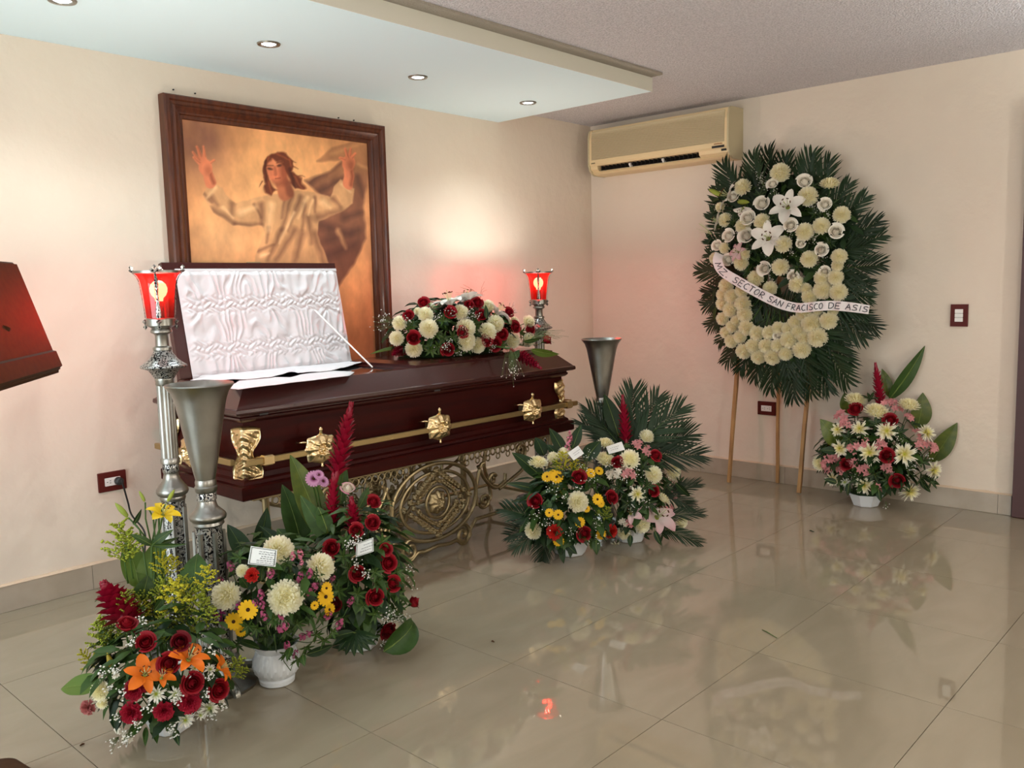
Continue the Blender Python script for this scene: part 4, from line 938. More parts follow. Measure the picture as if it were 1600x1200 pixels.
def leaf_mesh(bend, wdt, fold=.25, tip=.75, wave=0, curl=0):
    # length 1 along x, faces +z
    mb = MB(); nu, nv = 12, 6; x, z = 0, 0; C = []
    for i in range(nu+1):
        u = i/nu; a = bend*(u-.35)
        if i: x += math.cos(a)/nu; z -= math.sin(a)/nu
        w = wdt*(math.sin(PI*u**tip)**.85 if 0 < u < 1 else .03)
        C.append((x, z))
        for j in range(nv+1):
            v = 2*j/nv-1
            mb.v.append((x, v*w*math.cos(curl*abs(v)), z+fold*abs(v)*w+wave*math.sin(u*14+v*2)*abs(v)*w+w*curl*.6*v*v))
    mb.f = [(i*(nv+1)+j, (i+1)*(nv+1)+j, (i+1)*(nv+1)+j+1, i*(nv+1)+j+1) for i in range(nu) for j in range(nv)]; mb.m = [0]*len(mb.f)
    mb.tube([(C[i][0], 0, C[i][1]+.004) for i in range(0, nu+1, 2)], [.011-.009*i/6 for i in range(7)], 5, 1)
    return mb
def frond(seed, n=24, ll=.42, droop=.5, ang=.85):
    rnd = random.Random(seed); mb = MB(); P = []
    for i in range(13): u = i/12; P.append(Vector((u*math.cos(droop*u*.6), 0, -droop*u*u*.45)))
    mb.tube(P, [.010-.008*i/12 for i in range(13)], 5, 1)
    for k in range(n):
        u = .10+.90*k/(n-1); i = min(11, int(u*12)); p = P[i].lerp(P[i+1], u*12-i)
        Ln = ll*(.55+.75*math.sin(PI*min(1, .18+u*.82))**.8)*rnd.uniform(.9, 1.1)
        for sg in (-1, 1):
            a = (ang-.45*u+rnd.uniform(-.10, .10)); d = Vector((math.cos(a), sg*math.sin(a), .12)).normalized(); s = Vector((-d.y, d.x, 0))*(.0085+.004*(1-u))*1.55
            q = [p, p+d*Ln*.35+Vector((0, 0, .01)), p+d*Ln*.72-Vector((0, 0, .04*Ln)), p+d*Ln-Vector((0, 0, .16*Ln+.02*rnd.random()))]
            vs = []
            for pt, w in zip(q, (.5, 1, .85, .06)): vs += [pt+s*w, pt+Vector((0, 0, -.005*w)), pt-s*w]
            mb.add(vs, [(3*i_+j, 3*i_+j+1, 3*i_+j+4, 3*i_+j+3) for i_ in range(3) for j in range(2)], 0)
    return mb
def plume(seed, n=17):
    rnd = random.Random(seed); mb = MB(); mb.tube([(0, 0, 0), (.02, 0, .5), (.05, 0, 1)], [.012, .008, .004], 4, 1)
    for k in range(n):
        u = .32+.66*k/n; a = k*2.4; Ln = .34*(1.05-u)+.06; p = Vector((.05*u*u, 0, u)); q = p+Vector((math.cos(a)*Ln, math.sin(a)*Ln, Ln*.75))
        mb.tube([p, p.lerp(q, .6)+Vector((0, 0, .02)), q], .004, 3, 1)
        for j in range(13):
            t = .2+.8*j/12; c = p.lerp(q, t)+Vector((rnd.uniform(-.02, .02), rnd.uniform(-.02, .02), rnd.uniform(0, .03))); mb.blob(c, rnd.uniform(.016, .028), 0)
    return mb
def cluster(seed, n=26):
    rnd = random.Random(seed); mb = MB()
    for k in range(n):
        z = rnd.uniform(-.8, .9); r = .42*math.sqrt(max(.05, 1-z*z*.8)); a = rnd.random()*7; c = Vector((r*math.cos(a), r*math.sin(a), z)); fl = MB()
        for j in range(5): petal(fl, .26, .10, .5, -.4, j*2*PI/5, .01, 0, 2, 2)
        mb.merge(fl, T(c) @ basis((.3, .2, 1), (c.x*2, c.y*2, .5)))
    mb.tube([(0, 0, -1.8), (0, 0, .7)], .04, 4, 1)
    return mb
def msh(name, mb, mats, auto=None): return mb.mesh(name, mats, True, auto)
ME = {}
for c in ('red', 'dred', 'orange_red', 'white_rose', 'pink_rose'): ME['rose', c] = [msh('rose', rose(s), C_[c]) for s in (1, 2, 3)]
for c in ('crim', 'blush', 'orange_red'): ME['carnation', c] = [msh('carnation', carnation(s), C_[c]) for s in (1, 2)]
for c in ('mum', 'cream'):
    ME['mum', c] = [msh('chrysanthemum', mum(s, -.35, 175, .17), C_[c]) for s in (1, 2, 3)]
    ME['mumflat', c] = [msh('chrysanthemum', mum(s, -.1, 110, .16, .62), C_[c]) for s in (4, 5)]
ME['spider', 'spider'] = [msh('chrysanthemum', spider(s), C_['spider']) for s in (1, 2)]
ME['spider', 'green'] = [msh('chrysanthemum', spider(s, 40), C_['green']) for s in (3, 4)]
ME['daisy', 'yellow'] = [msh('daisy', daisy(14, .15), C_['yellow']), msh('daisy', daisy(13, .16, .3, -.3), C_['yellow'])]
ME['daisy', 'pinkd'] = [msh('daisy', daisy(18, .12, .2, -.3, True), C_['pinkd'])]
ME['disc'] = msh('flower_heart', disc(.20, .13), C_['brown']); ME['gdisc'] = msh('flower_heart', disc(.20, .14), C_['heart'])
for c in ('lilyw', 'lilyo', 'lilyy', 'lilyp'): ME['petal', c] = msh('petal', lily_petal(), C_[c])
ME['throat'] = msh('lily', lily_throat(), C_['bud']); ME['stamen'] = msh('stamen', stamens(), [C_['filament'], C_['anther']])
for c in ('alstro', 'alstrow'): ME['alstro', c] = [msh('alstroemeria', alstro(s), C_[c]) for s in (1, 2, 3)]
ME['ginger'] = [msh('red_ginger', ginger(s), C_['ginger']) for s in (1, 2)]
ME['sepals'] = msh('sepals', sepals(), C_['leaf'])
LV = {'broad': leaf_mesh(.5, .20, .22, .8), 'slim': leaf_mesh(.45, .10, .25, .75), 'wide': leaf_mesh(.7, .30, .18, .75, .04), 'curl': leaf_mesh(2.0, .26, .1, .75, .03, .7), 'flat': leaf_mesh(.12, .17, .3, .8)}
for k, mb in LV.items():
    for c in ('leaf', 'dleaf', 'lleaf', 'yleaf'): ME['leaf', k, c] = msh('leaf', mb, [C_[c], C_['vein']])
ME['frond'] = [msh('palm_frond', frond(s, 24, .40, d), [C_['palm'], C_['stem']]) for s, d in ((1, .35), (2, .7), (3, .15))]
ME['thickfrond'] = [msh('palm_frond', frond(s, 19, .36, d, .72), [C_['palm'], C_['stem']]) for s, d in ((11, .12), (12, .28), (13, .2))]
ME['plume'] = [msh('goldenrod', plume(s), [C_['gold'], C_['stem']]) for s in (1, 2, 3)]; ME['plumey'] = [msh('goldenrod', plume(s), [C_['goldy'], C_['stem']]) for s in (4, 5)]
for c, nm in (('statice', 'statice'), ('magenta', 'statice'), ('snap', 'snapdragon')): ME['cluster', c] = [msh(nm, cluster(s), [C_[c], C_['stem']]) for s in (1, 2, 3)]
def bud_mb(): return MB().lathe([(.02, -.5), (.12, -.42), (.17, -.1), (.16, .2), (.09, .5), (.01, .66)], 10)
for c in ('bud', 'budw', 'budy'): ME['bud', c] = msh('lily_bud', bud_mb(), C_[c])
NAMES = {'rose': 'rose', 'carnation': 'carnation', 'mum': 'chrysanthemum', 'mumflat': 'chrysanthemum', 'spider': 'chrysanthemum', 'daisy': 'daisy', 'alstro': 'alstroemeria'}
rnd = random.Random(21)

AVOID = ((-3.765, -1.31), (-1.47, -1.17), (tl[0], tl[1]))
RIVALS = [(-4.0, -1.46), (-3.625, -1.435), (-3.275, -1.42), (-1.955, -1.33), (-1.60, -1.43)]
def inroom(P, px, py):
    if P.x > -.035: P = on(px, py, 0, -.04)
    if P.y > -.035: P = on(px, py, 1, -.04)
    return P
class Arr:
    """one flower arrangement: an Empty with its container, blooms, leaves and greens as parts"""
    def __init__(s, name, label, cat, loc, hc, rad, group=None):
        s.e = thing(name, label, cat, loc, group); s.o = Vector(loc); s.c = s.o+Vector((0, 0, hc)); s.r = Vector(rad)
        s.dep = dep(s.c); s.st = MB(); s.root = s.o+Vector((0, 0, .05))
    def surf(s, px, py, k=1.0):
        d = ray(px, py); o = CAM-s.c; R = s.r*k
        D = Vector((d.x/R.x, d.y/R.y, d.z/R.z)); O = Vector((o.x/R.x, o.y/R.y, o.z/R.z))
        a, b, c = D.dot(D), O.dot(D), O.dot(O)-1; q = b*b-a*c
        t = (-b-math.sqrt(q))/a if q > 0 else -b/a
        P = CAM+d*t; v = P-s.c; N = Vector((v.x/R.x**2, v.y/R.y**2, v.z/R.z**2)).normalized(); return P, N
    def put(s, name, me, P, Rm, sc_, parent=None): 
        M = T(P-s.o) @ Rm @ (S(sc_) if isinstance(sc_, (int, float)) else sc_)
        return put(name, me, s.e, M)
    def orient(s, P, N, cam=.45, roll=None):
        n = (N*(1-cam)+(CAM-P).normalized()*cam+Vector((0, 0, .08))).normalized(); a = rnd.random()*6.28 if roll is None else roll
        return basis((math.cos(a), math.sin(a), .31), n), n
    def stemto(s, P, n, r=.0022):
        a = P-n*.02; b = s.root.lerp(Vector((P.x, P.y, s.root.z)), .25); m = (a+b)/2-n*.03
        if .5 < s.o.z < 1: m.z = max(m.z, s.o.z+.02)
        s.st.tube([a-s.o, a-n*.03-s.o, m-s.o, b-s.o], r, 4)
    def fl(s, kind, colr, L, k=1.0, cam=.45, tilt=None):
        for it in L:
            px, py, r = it[:3]; P, N = s.surf(px, py, k); 
            if len(it) > 3: N = Vector(it[3]).normalized(); 
            sc_ = r*dep(P)/FPX
            if .5 < s.o.z < 1: P.z = max(P.z, s.o.z+sc_*1.3)
            Rm, n = s.orient(P, N, cam if len(it) < 4 else .0)
            me = ME[kind, colr][rnd.randrange(len(ME[kind, colr]))]
            o = s.put(NAMES[kind], me, P, Rm, sc_*(1.12 if kind in ('rose', 'mumflat') else 1.0))
            if kind == 'rose': put('sepals', ME['sepals'], o)
            if kind == 'daisy': put('flower_heart', ME['disc'] if colr == 'yellow' else ME['disc'], o)
            if kind == 'spider': put('flower_heart', ME['gdisc'], o, S(.85))
            s.stemto(P, n)
    def lily(s, colr, px, py, r, N=None, k=1.0, only=6, a0=None):
        P, Nn = s.surf(px, py, k); Nn = Vector(N) if N else Nn
        Rm, n = s.orient(P, Nn.normalized(), 0 if N else .5); sc_ = r*dep(P)/FPX
        o = s.put('lily', ME['throat'], P, Rm, sc_); a0 = rnd.random()*6 if a0 is None else a0
        for q in range(only): put('petal', ME['petal', colr], o, Matrix.Rotation(a0+q*PI/3, 4, 'Z') @ T(0, 0, .02*(q % 2)) @ S(1, .85+.3*(q % 2), 1))
        put('stamen', ME['stamen'], o); s.stemto(P, n, .003)
    def cl(s, colr, L, k=1.0):
        for px, py, r in L:
            P, N = s.surf(px, py, k); n = (N*.5+Vector((0, 0, .7))+Vector((rnd.uniform(-.3, .3), rnd.uniform(-.3, .3), 0))).normalized()
            me = ME['cluster', colr][rnd.randrange(3)]; s.put('snapdragon' if colr == 'snap' else 'statice', me, P, basis((1, .2, .1), n), r*dep(P)/FPX); s.stemto(P, n, .0015)
    def bud(s, colr, px, py, tx, ty, dz=0, k=1.0):
        a = W(px, py, s.dep+dz); b = W(tx, ty, s.dep+dz); d = b-a
        s.put('lily_bud', ME['bud', colr], (a+b)/2, basis((CAM-a).normalized(), d), d.length/1.16); s.stemto(a, d.normalized(), .003)
    def leaf(s, kind, colr, p0, p1, wpx, d0=0, d1=0, nb=0.0, label=None):
        """broad leaf from base pixel p0 to tip p1 at depths (relative to the arrangement's own) d0, d1; nb turns its face"""
        a, b = inroom(W(*p0, s.dep+d0), *p0), inroom(W(*p1, s.dep+d1), *p1); ax = b-a; L = ax.length; ax.normalize()
        toc = (CAM-(a+b)/2).normalized(); n = toc-ax*toc.dot(ax); n.normalize(); n = Matrix.Rotation(nb, 3, ax) @ n
        base_w = {'broad': .40, 'slim': .20, 'wide': .60, 'curl': .5, 'flat': .34}[kind]
        w = wpx*dep((a+b)/2)/FPX/base_w
        if .5 < s.o.z < 1:
            for q in (a, b):
                if q.y > -.87 and q.x < -1.45: q.z = max(q.z, s.o.z+.04)
            ax = (b-a).normalized()
        s.put('leaf', ME['leaf', kind, colr], a, basis(ax, n), S(L, w, (L+w)/2))
    def frond(s, p0, p1, d0=0, d1=0, wide=1.0, nb=0.0, thick=False, v=None):
        a, b = inroom(W(*p0, s.dep+d0), *p0), inroom(W(*p1, s.dep+d1), *p1); ax = b-a; L = ax.length; ax.normalize()
        toc = ((CAM-a).normalized()+Vector((0, 0, .35))).normalized(); n = toc-ax*toc.dot(ax); n.normalize(); n = Matrix.Rotation(nb, 3, ax) @ n
        G = ME['thickfrond' if thick else 'frond']; s.put('palm_frond', G[rnd.randrange(len(G)) if v is None else v], a, basis(ax, n), S(L, L*wide, L))
    def plume(s, p0, p1, d0=0, d1=0, y=False, wide=1.0):
        a, b = W(*p0, s.dep+d0), W(*p1, s.dep+d1); d = b-a; L = d.length
        G = ME['plumey' if y else 'plume']; s.put('goldenrod', G[rnd.randrange(len(G))], a, basis((rnd.uniform(-1, 1), rnd.uniform(-1, 1), .1), d), S(L*wide, L*wide, L))
    def ginger(s, p0, p1, wpx, d0=0, d1=0):
        a, b = W(*p0, s.dep+d0), W(*p1, s.dep+d1); d = b-a; L = d.length; w = wpx*dep(a)/FPX/.42
        s.put('red_ginger', ME['ginger'][rnd.randrange(2)], a, basis((1, .3, .1), d), S(w, w, L)); s.stemto(a, d.normalized(), .005)
    def breath(s, L, k=1.0, hang=False):
        mb = MB()
        for px, py, r, n in L:
            P, N = s.surf(px, py, k); R_ = r*dep(P)/FPX; base = P-N*R_*1.0-Vector((0, 0, R_*.5)) if not hang else P+Vector((0, 0, R_*1.3))
            for i in range(n):
                q = P+Vector((rnd.gauss(0, .5), rnd.gauss(0, .5), rnd.gauss(0, .5)))*R_+N*.012
                m = base.lerp(q, .55)+Vector((rnd.uniform(-.2, .2), rnd.uniform(-.2, .2), rnd.uniform(-.2, .2)))*R_*.5
                if .5 < s.o.z < 1: base.z = max(base.z, s.o.z+.01); q.z = max(q.z, s.o.z+.012); m.z = max(m.z, s.o.z+.01)
                mb.tube([base-s.o, m-s.o, q-s.o], .0006, 3, 1); mb.blob(q-s.o, rnd.uniform(.0024, .0040), 0, .8)
        part('baby_breath', mb, [C_['breath'], C_['twig']], s.e, False, kind='stuff')
    def greens(s, n, size=(.05, .09), cols=('dleaf', 'leaf'), zlo=-.75, k=(.58, .84), w=.22, core=True):
        for ci, cn in enumerate(cols):
            mb = MB(); nn = int(n*1.5)//len(cols)
            for i in range(nn):
                z = rnd.uniform(zlo, 1); a = rnd.random()*2*PI; r = math.sqrt(max(0, 1-z*z)); d = Vector((r*math.cos(a), r*math.sin(a), z))
                kk = rnd.uniform(*k); P = s.c+Vector((d.x*s.r.x, d.y*s.r.y, d.z*s.r.z))*kk
                if P.z < (.105 if s.o.z < .5 else s.o.z+.085): continue
                if any(math.hypot(P.x-ax_, P.y-ay_) < (.10 if P.z > .17 else .21) for ax_, ay_ in AVOID): continue
                if any(math.hypot(P.x+d.x*.06-q[0], P.y+d.y*.06-q[1]) < math.hypot(P.x+d.x*.06-s.c.x, P.y+d.y*.06-s.c.y)+.05 for q in RIVALS if math.hypot(q[0]-s.o.x, q[1]-s.o.y) > .05): continue
                out = (d+Vector((rnd.uniform(-.6, .6), rnd.uniform(-.6, .6), rnd.uniform(-.5, .6)))).normalized(); L = rnd.uniform(*size)
                if s.o.z > .5: out.z = max(out.z, .5)
                n_ = (Vector((rnd.uniform(-.5, .5), rnd.uniform(-.5, .5), 1))+d*.8).normalized()
                M = T(P-s.o) @ basis(out, n_) @ S(L); lo = MB(); wv = w*rnd.uniform(.75, 1.2)
                lo.v = [(0, 0, 0), (.35, wv, .05), (.35, 0, 0), (.35, -wv, .05), (.72, wv*.75, .0), (.72, 0, -.05), (.72, -wv*.75, .0), (1, 0, -.14)]
                lo.f = [(0, 2, 1), (0, 3, 2), (1, 2, 5, 4), (2, 3, 6, 5), (4, 5, 7), (5, 6, 7)]; lo.m = [0]*6
                mb.merge(lo, M)
            part('foliage', mb, C_[cn], s.e, True, None, kind='stuff')
    def sprigs(s, L, size, colr='leaf', n=7, k=1.0):
        size *= .8; k *= .93
        """small whorls of leaves (pittosporum-like) facing outwards"""
        for px, py in L:
            P, N = s.surf(px, py, k); Rm, nn = s.orient(P, N, .4); sc_ = size*dep(P)/FPX; mb = MB()
            if .5 < s.o.z < 1: P.z = max(P.z, s.o.z+sc_*1.0)
            me = ME.setdefault(('whorl', colr, n), None)
            if me is None:
                w = MB()
                for q in range(n): w.merge(LV['slim'], Matrix.Rotation(q*2*PI/n+.2*(q % 2), 4, 'Z') @ Matrix.Rotation(-.35-.25*(q % 2), 4, 'Y') @ S(1, 1.5, 1), None)
                me = ME['whorl', colr, n] = msh('leaf_whorl', w, [C_[colr], C_['vein']])
            s.put('leaf_whorl', me, P, Rm, sc_)
    def stems(s):
        if s.st.f: part('stems', s.st, C_['stem'], s.e, True, None, kind='stuff')
        m = MB(); r = s.r*.62                      # dark wet foam block the stems are pushed into
    def bowl(s, r, h, mat_='bowl', n=8, base=.72, loc=(0, 0)):
        mb = MB().lathe([(r*base*.9, 0), (r*base, .004), (r*.97, h*.85), (r, h*.9), (r*1.02, h), (r*.95, h), (r*.93, h*.9), (r*base*.8, .012), (.001, .012)], n, (loc[0], loc[1], 0), cap=True)
        part('bowl', mb, M_[mat_], s.e, n > 12, 30)
        part('foam', MB().lathe([(r*.60, .014), (r*.80, h*.85), (r*.72, h+.04), (r*.4, h+.06), (.002, h+.062)], 14, (loc[0], loc[1], 0)), C_['dleaf'], s.e)
    def card(s, Q, dz, lines, label, border=True, k=None):
        P = [W(x, y, s.dep+dz) for x, y in Q]; a, b, c, d = P; U = b-a; V = d-a; N = U.cross(V).normalized()
        if N.dot(CAM-a) < 0: N = -N
        f = lambda u, v, h=0: (a+U*u+V*v+(c-b-d+a)*u*v+N*h)-s.o
        mb = MB(); mb.add([f(0, 0, -.001), f(1, 0, -.001), f(1, 1, -.001), f(0, 1, -.001), f(0, 0), f(1, 0), f(1, 1), f(0, 1)], [(0, 1, 2, 3), (4, 5, 6, 7), (0, 1, 5, 4), (1, 2, 6, 5), (2, 3, 7, 6), (3, 0, 4, 7)])
        o = part('card', mb, C_['card'], s.e, False, label=label)
        if border:
            m2 = MB(); e0, e1 = .035, .075
            for (u0, v0, u1, v1) in ((e0, e0, 1-e0, e1), (e0, 1-e1, 1-e0, 1-e0), (e0, e0, e0+.035, 1-e0), (1-e0-.035, e0, 1-e0, 1-e0)):
                m2.add([f(u0, v0, .0006), f(u1, v0, .0006), f(u1, v1, .0006), f(u0, v1, .0006)], [(0, 1, 2, 3)])
            part('card_border', m2, C_['cardedge'], s.e, False).parent = o
        m3 = MB()
        for (v, u0, u1) in lines:
            u = u0
            while u < u1:
                wv = rnd.uniform(.05, .13); pts = [f(u+wv*t/8, v+.035*math.sin(t*2.1+u*40)*rnd.uniform(.5, 1), .0009) for t in range(9)]; m3.tube(pts, .0005, 3); u += wv+.035
        part('handwriting', m3, C_['ink'], s.e, False).parent = o
        return o, f
    def done(s): s.stems()
def crop(x0, y0, k, rk=None):
    return lambda L, rs=1.0: [(x0+k*t[0], y0+k*t[1]) + ((k*t[2]*rs,) if len(t) > 2 else ()) + tuple(t[3:]) for t in L]
c1, c2, c3, c7, c5, c6 = crop(80, 740, .2), crop(80, 960, .2), crop(320, 820, .225), crop(200, 600, .25), crop(780, 600, .2334), crop(580, 440, .1875)
w7, w8, c4 = crop(1090, 230, .1875), crop(1090, 400, .1875), crop(1080, 540, .325)
P1 = lambda f, *p: f([p])[0]
FG = 'floor flower arrangements around the coffin'
# ---- A: front left, orange lilies and red ginger in a white bowl
A = Arr('flower_arrangement', 'tall flower arrangement with orange lilies and a yellow lily on top, front left', 'flower arrangement', (-4.0, -1.46, 0), .20, (.215, .20, .20), FG)
A.bowl(.078, .062)
A.greens(190, (.045, .08)); A.greens(50, (.05, .09), ('leaf',), .1, (.7, .92), .16)
L1 = A
for k_, c_, p0, p1, w, d0, d1, nb in (('wide', 'lleaf', (690, 900), (590, 500), 210, .06, .10, .3), ('wide', 'lleaf', (760, 960), (850, 470), 230, .08, .10, -.3), ('wide', 'leaf', (1130, 930), (1125, 610), 240, .04, .08, -.35),
                                  ('broad', 'leaf', (700, 1000), (760, 800), 160, .02, .02, .2), ('curl', 'leaf', (560, 1150), (330, 880), 130, .0, .03, .7), ('broad', 'leaf', (800, 1080), (950, 850), 60, .0, .03, .3),
                                  ('slim', 'leaf', (790, 560), (620, 470), 60, .05, .02, .2), ('slim', 'leaf', (790, 560), (940, 440), 70, .05, .03, -.3), ('slim', 'leaf', (790, 560), (1050, 560), 45, .05, 0, .5), ('slim', 'dleaf', (640, 400), (710, 280), 40, .05, .05, .4), ('slim', 'leaf', (790, 570), (1000, 500), 40, .05, .09, .2)):
    A.leaf(k_, c_, P1(c1, *p0), P1(c1, *p1), w*.2, d0, d1, nb)
for k_, c_, p0, p1, w, d0, d1, nb in (('wide', 'lleaf', (390, 560), (45, 560), 190, -.02, .0, .5), ('wide', 'leaf', (560, 250), (350, 120), 90, .03, .05, .4), ('broad', 'leaf', (740, 880), (735, 1030), 44, -.12, -.16, .1), ('broad', 'leaf', (790, 870), (830, 1000), 60, -.12, -.17, -.3), ('slim', 'dleaf', (970, 900), (995, 1020), 55, -.12, -.16, .2),
                                  ('broad', 'leaf', (700, 850), (600, 960), 80, -.1, -.15, .3), ('wide', 'dleaf', (1000, 200), (880, 60), 160, .0, .05, .2), ('broad', 'leaf', (1330, 480), (1430, 600), 90, -.02, .02, .3), ('slim', 'dleaf', (480, 760), (500, 900), 60, -.05, -.1, .1), ('broad', 'dleaf', (600, 480), (480, 640), 90, -.02, -.04, .2)):
    A.leaf(k_, c_, P1(c2, *p0), P1(c2, *p1), w*.2, d0, d1, nb)
A.fl('rose', 'red', c2([(740, 225, 78), (920, 385, 88), (1100, 535, 88), (1300, 585, 84), (590, 90, 76, (-.1, -.35, .9))])); A.fl('rose', 'dred', c2([(1005, 220, 78)]))
A.fl('carnation', 'crim', c2([(650, 590, 84), (625, 770, 88), (880, 755, 80), (1080, 685, 92)])); A.fl('carnation', 'blush', c2([(285, 725, 62, (-.8, -.5, .1))]))
A.fl('spider', 'green', c2([(820, 620, 84), (970, 622, 66), (1230, 730, 88), (1045, 822, 78), (1165, 785, 46), (1120, 420, 46), (1240, 430, 52)])); A.fl('mumflat', 'mum', c2([(390, 600, 74), (400, 690, 44)]))
A.fl('alstro', 'alstrow', c2([(540, 910, 62), (585, 975, 60), (650, 840, 46), (500, 470, 40), (1330, 680, 36)]))
A.lily('lilyo', *P1(c2, 735, 460), 32, (-.25, -.75, .5), 1.05, a0=.2); A.lily('lilyo', *P1(c2, 1085, 330), 33, (.2, -.55, .8), 1.05, a0=1.1); A.lily('lilyo', *P1(c2, 1340, 410), 26, (.75, -.55, .35), 1.05); A.lily('lilyo', *P1(c2, 865, 480), 23, (0, -.45, .9), 1.12, only=4)
A.bud('budy', *P1(c2, 500, 480), *P1(c2, 440, 310), -.12)
A.ginger(P1(c1, 570, 1130), P1(c1, 400, 840), 66, -.05, -.02); A.ginger(P1(c1, 640, 1160), P1(c1, 540, 900), 52, -.02, .0)
A.stemto(W(*P1(c1, 790, 560), A.dep+.05), Vector((0, 0, 1)), .004)
# yellow lily on its long stalk
yl = W(*P1(c1, 880, 300), A.dep+.04)
Rm, n_ = A.orient(yl, Vector((.15, -.35, .8)), .1, .4); o = A.put('lily', ME['throat'], yl, Rm, 27*A.dep/FPX)
for q_ in range(6): put('petal', ME['petal', 'lilyy'], o, Matrix.Rotation(q_*PI/3, 4, 'Z') @ S(1, .9+.3*(q_ % 2), 1))
put('stamen', ME['stamen'], o)
A.st.tube([yl-A.o-n_*.02, W(*P1(c1, 850, 430), A.dep+.05)-A.o, W(*P1(c1, 785, 580), A.dep+.05)-A.o, W(*P1(c1, 785, 900), A.dep+.03)-A.o, A.root-A.o], .0035, 6)
for a_, b_ in (((605, 345), (505, 235)), ((735, 225), (690, 140)), ((905, 225), (960, 130))):
    A.bud('bud', *P1(c1, *a_), *P1(c1, *b_), .05)
    A.st.tube([W(*P1(c1, *a_), A.dep+.05)-A.o, W(*P1(c1, .5*(a_[0]+740), .5*(a_[1]+480)), A.dep+.05)-A.o, W(*P1(c1, 785, 560), A.dep+.05)-A.o], .0025, 5)
for p0, p1, y in (((600, 860), (510, 390), 0), ((640, 820), (600, 440), 0), ((900, 900), (850, 600), 1), ((910, 880), (960, 640), 1), ((1080, 1080), (1040, 800), 0), ((1080, 1100), (1180, 880), 0), ((700, 1150), (650, 900), 0), ((1150, 1200), (1200, 950), 0), ((860, 1300), (870, 1080), 0), ((500, 1300), (360, 1120), 0), ((1100, 1250), (1010, 1020), 0), ((1200, 1260), (1270, 1060), 0), ((780, 1000), (840, 900), 0)):
    A.plume(P1(c1, *p0), P1(c1, *p1), .02, .06 if p1[1] < 700 else .0, y, 1.3)
for k in range(16):
    x, y_ = 520+k*47+rnd.uniform(-20, 20), rnd.uniform(640, 1120); A.plume(P1(c1, x+rnd.uniform(-40, 40), y_+260), P1(c1, x, y_), rnd.uniform(-.06, .08), rnd.uniform(-.06, .08), k % 3 == 0, 1.3)
for p0, p1, y in (((420, 480), (235, 290), 1), ((470, 420), (330, 60), 0), ((520, 350), (420, 60), 0), ((1300, 560), (1480, 330), 0), ((1380, 520), (1540, 420), 0), ((900, 330), (860, 60), 0), ((1080, 260), (1130, 20), 0)):
    A.plume(P1(c2, *p0), P1(c2, *p1), -.02, -.01, y, 1.15)
A.breath([(c[0], c[1], 9, 16) for c in c2([(420, 450, 1), (520, 420, 1), (560, 600, 1), (640, 240, 1), (720, 60, 1), (760, 720, 1), (530, 780, 1), (1240, 280, 1), (1220, 470, 1), (1190, 620, 1), (1330, 700, 1), (930, 860, 1), (480, 560, 1), (980, 640, 1), (680, 830, 1), (600, 920, 1), (500, 980, 1)])], 1.05)
A.breath([(c[0], c[1], 8, 10) for c in c2([(590, 980, 1), (1250, 790, 1), (950, 920, 1)])], 1.1, True)
A.done()
# ---- B: white pot with swirled flutes
B = Arr('flower_arrangement', 'flower arrangement of large white chrysanthemums and pink statice in a fluted white pot', 'flower arrangement', (-3.625, -1.435, 0), .335, (.19, .18, .17), FG)
mb = MB()
prof = [(.050, 0), (.056, .004), (.058, .018), (.053, .024), (.060, .030), (.070, .045), (.0745, .065), (.072, .085), (.064, .105), (.060, .112), (.066, .122), (.074, .132), (.076, .137), (.072, .137), (.058, .112), (.05, .02), (.001, .02)]
nn = 96; vs = []; fs = []
for r, z in prof:
    for i in range(nn):
        t = 2*PI*i/nn; m_ = 1+(.10*abs(math.sin(9*(t+z*9)))-.05 if .028 < z < .108 and r > .059 else 0)+(.012*math.sin(t*14) if z > .13 else 0); vs.append((r*m_*math.cos(t), r*m_*math.sin(t), z))
for k in range(len(prof)-1):
    for i in range(nn): j = (i+1) % nn; fs.append((k*nn+i, k*nn+j, (k+1)*nn+j, (k+1)*nn+i))
fs.append(tuple(range(nn))[::-1]); mb.add(vs, fs); part('pot', mb, M_['bowl'], B.e, True, 30)
part('foam', MB().lathe([(.052, .03), (.060, .11), (.062, .13), (.04, .16), (.002, .165)], 16), C_['dleaf'], B.e)
B.root = B.o+Vector((0, 0, .14))
B.greens(260, (.04, .08)); B.greens(70, (.05, .09), ('leaf',), -.7, (.75, 1.0), .16)
B.fl('mum', 'mum', c3([(510, 180, 104), (560, 505, 120), (800, 295, 96), (150, 490, 98), (262, 320, 44)]), 1.02, .55)
B.fl('daisy', 'yellow', c3([(300, 590, 70), (200, 672, 64), (250, 742, 40), (840, 500, 66), (845, 440, 44), (865, 588, 46), (762, 560, 32), (250, 640, 30)]), 1.05, .5)
B.cl('statice', c3([(180, 290, 48), (110, 385, 34), (460, 345, 54), (390, 490, 46), (405, 560, 46), (415, 628, 52), (660, 362, 42), (728, 342, 44), (745, 445, 58), (885, 380, 32), (545, 712, 56), (700, 768, 52), (850, 640, 48), (932, 695, 50), (570, 835, 42), (628, 900, 34), (530, 620, 48), (350, 540, 36), (1010, 540, 44)]), 1.05)
B.cl('magenta', c3([(235, 570, 46), (95, 615, 56), (120, 680, 40)]), 1.0); B.cl('snap', c3([(610, 222, 38), (664, 205, 40), (672, 270, 28)]), 1.1)
B.fl('carnation', 'orange_red', c3([(325, 350, 52)]))
B.sprigs(c3([(560, 740), (640, 690), (800, 640), (770, 760), (700, 850), (820, 800), (360, 720), (300, 700), (150, 520), (640, 930), (560, 890), (420, 780), (240, 230), (560, 270), (770, 350), (130, 800), (230, 830), (880, 740), (480, 650)]), 19, 'leaf', 7, 1.08)
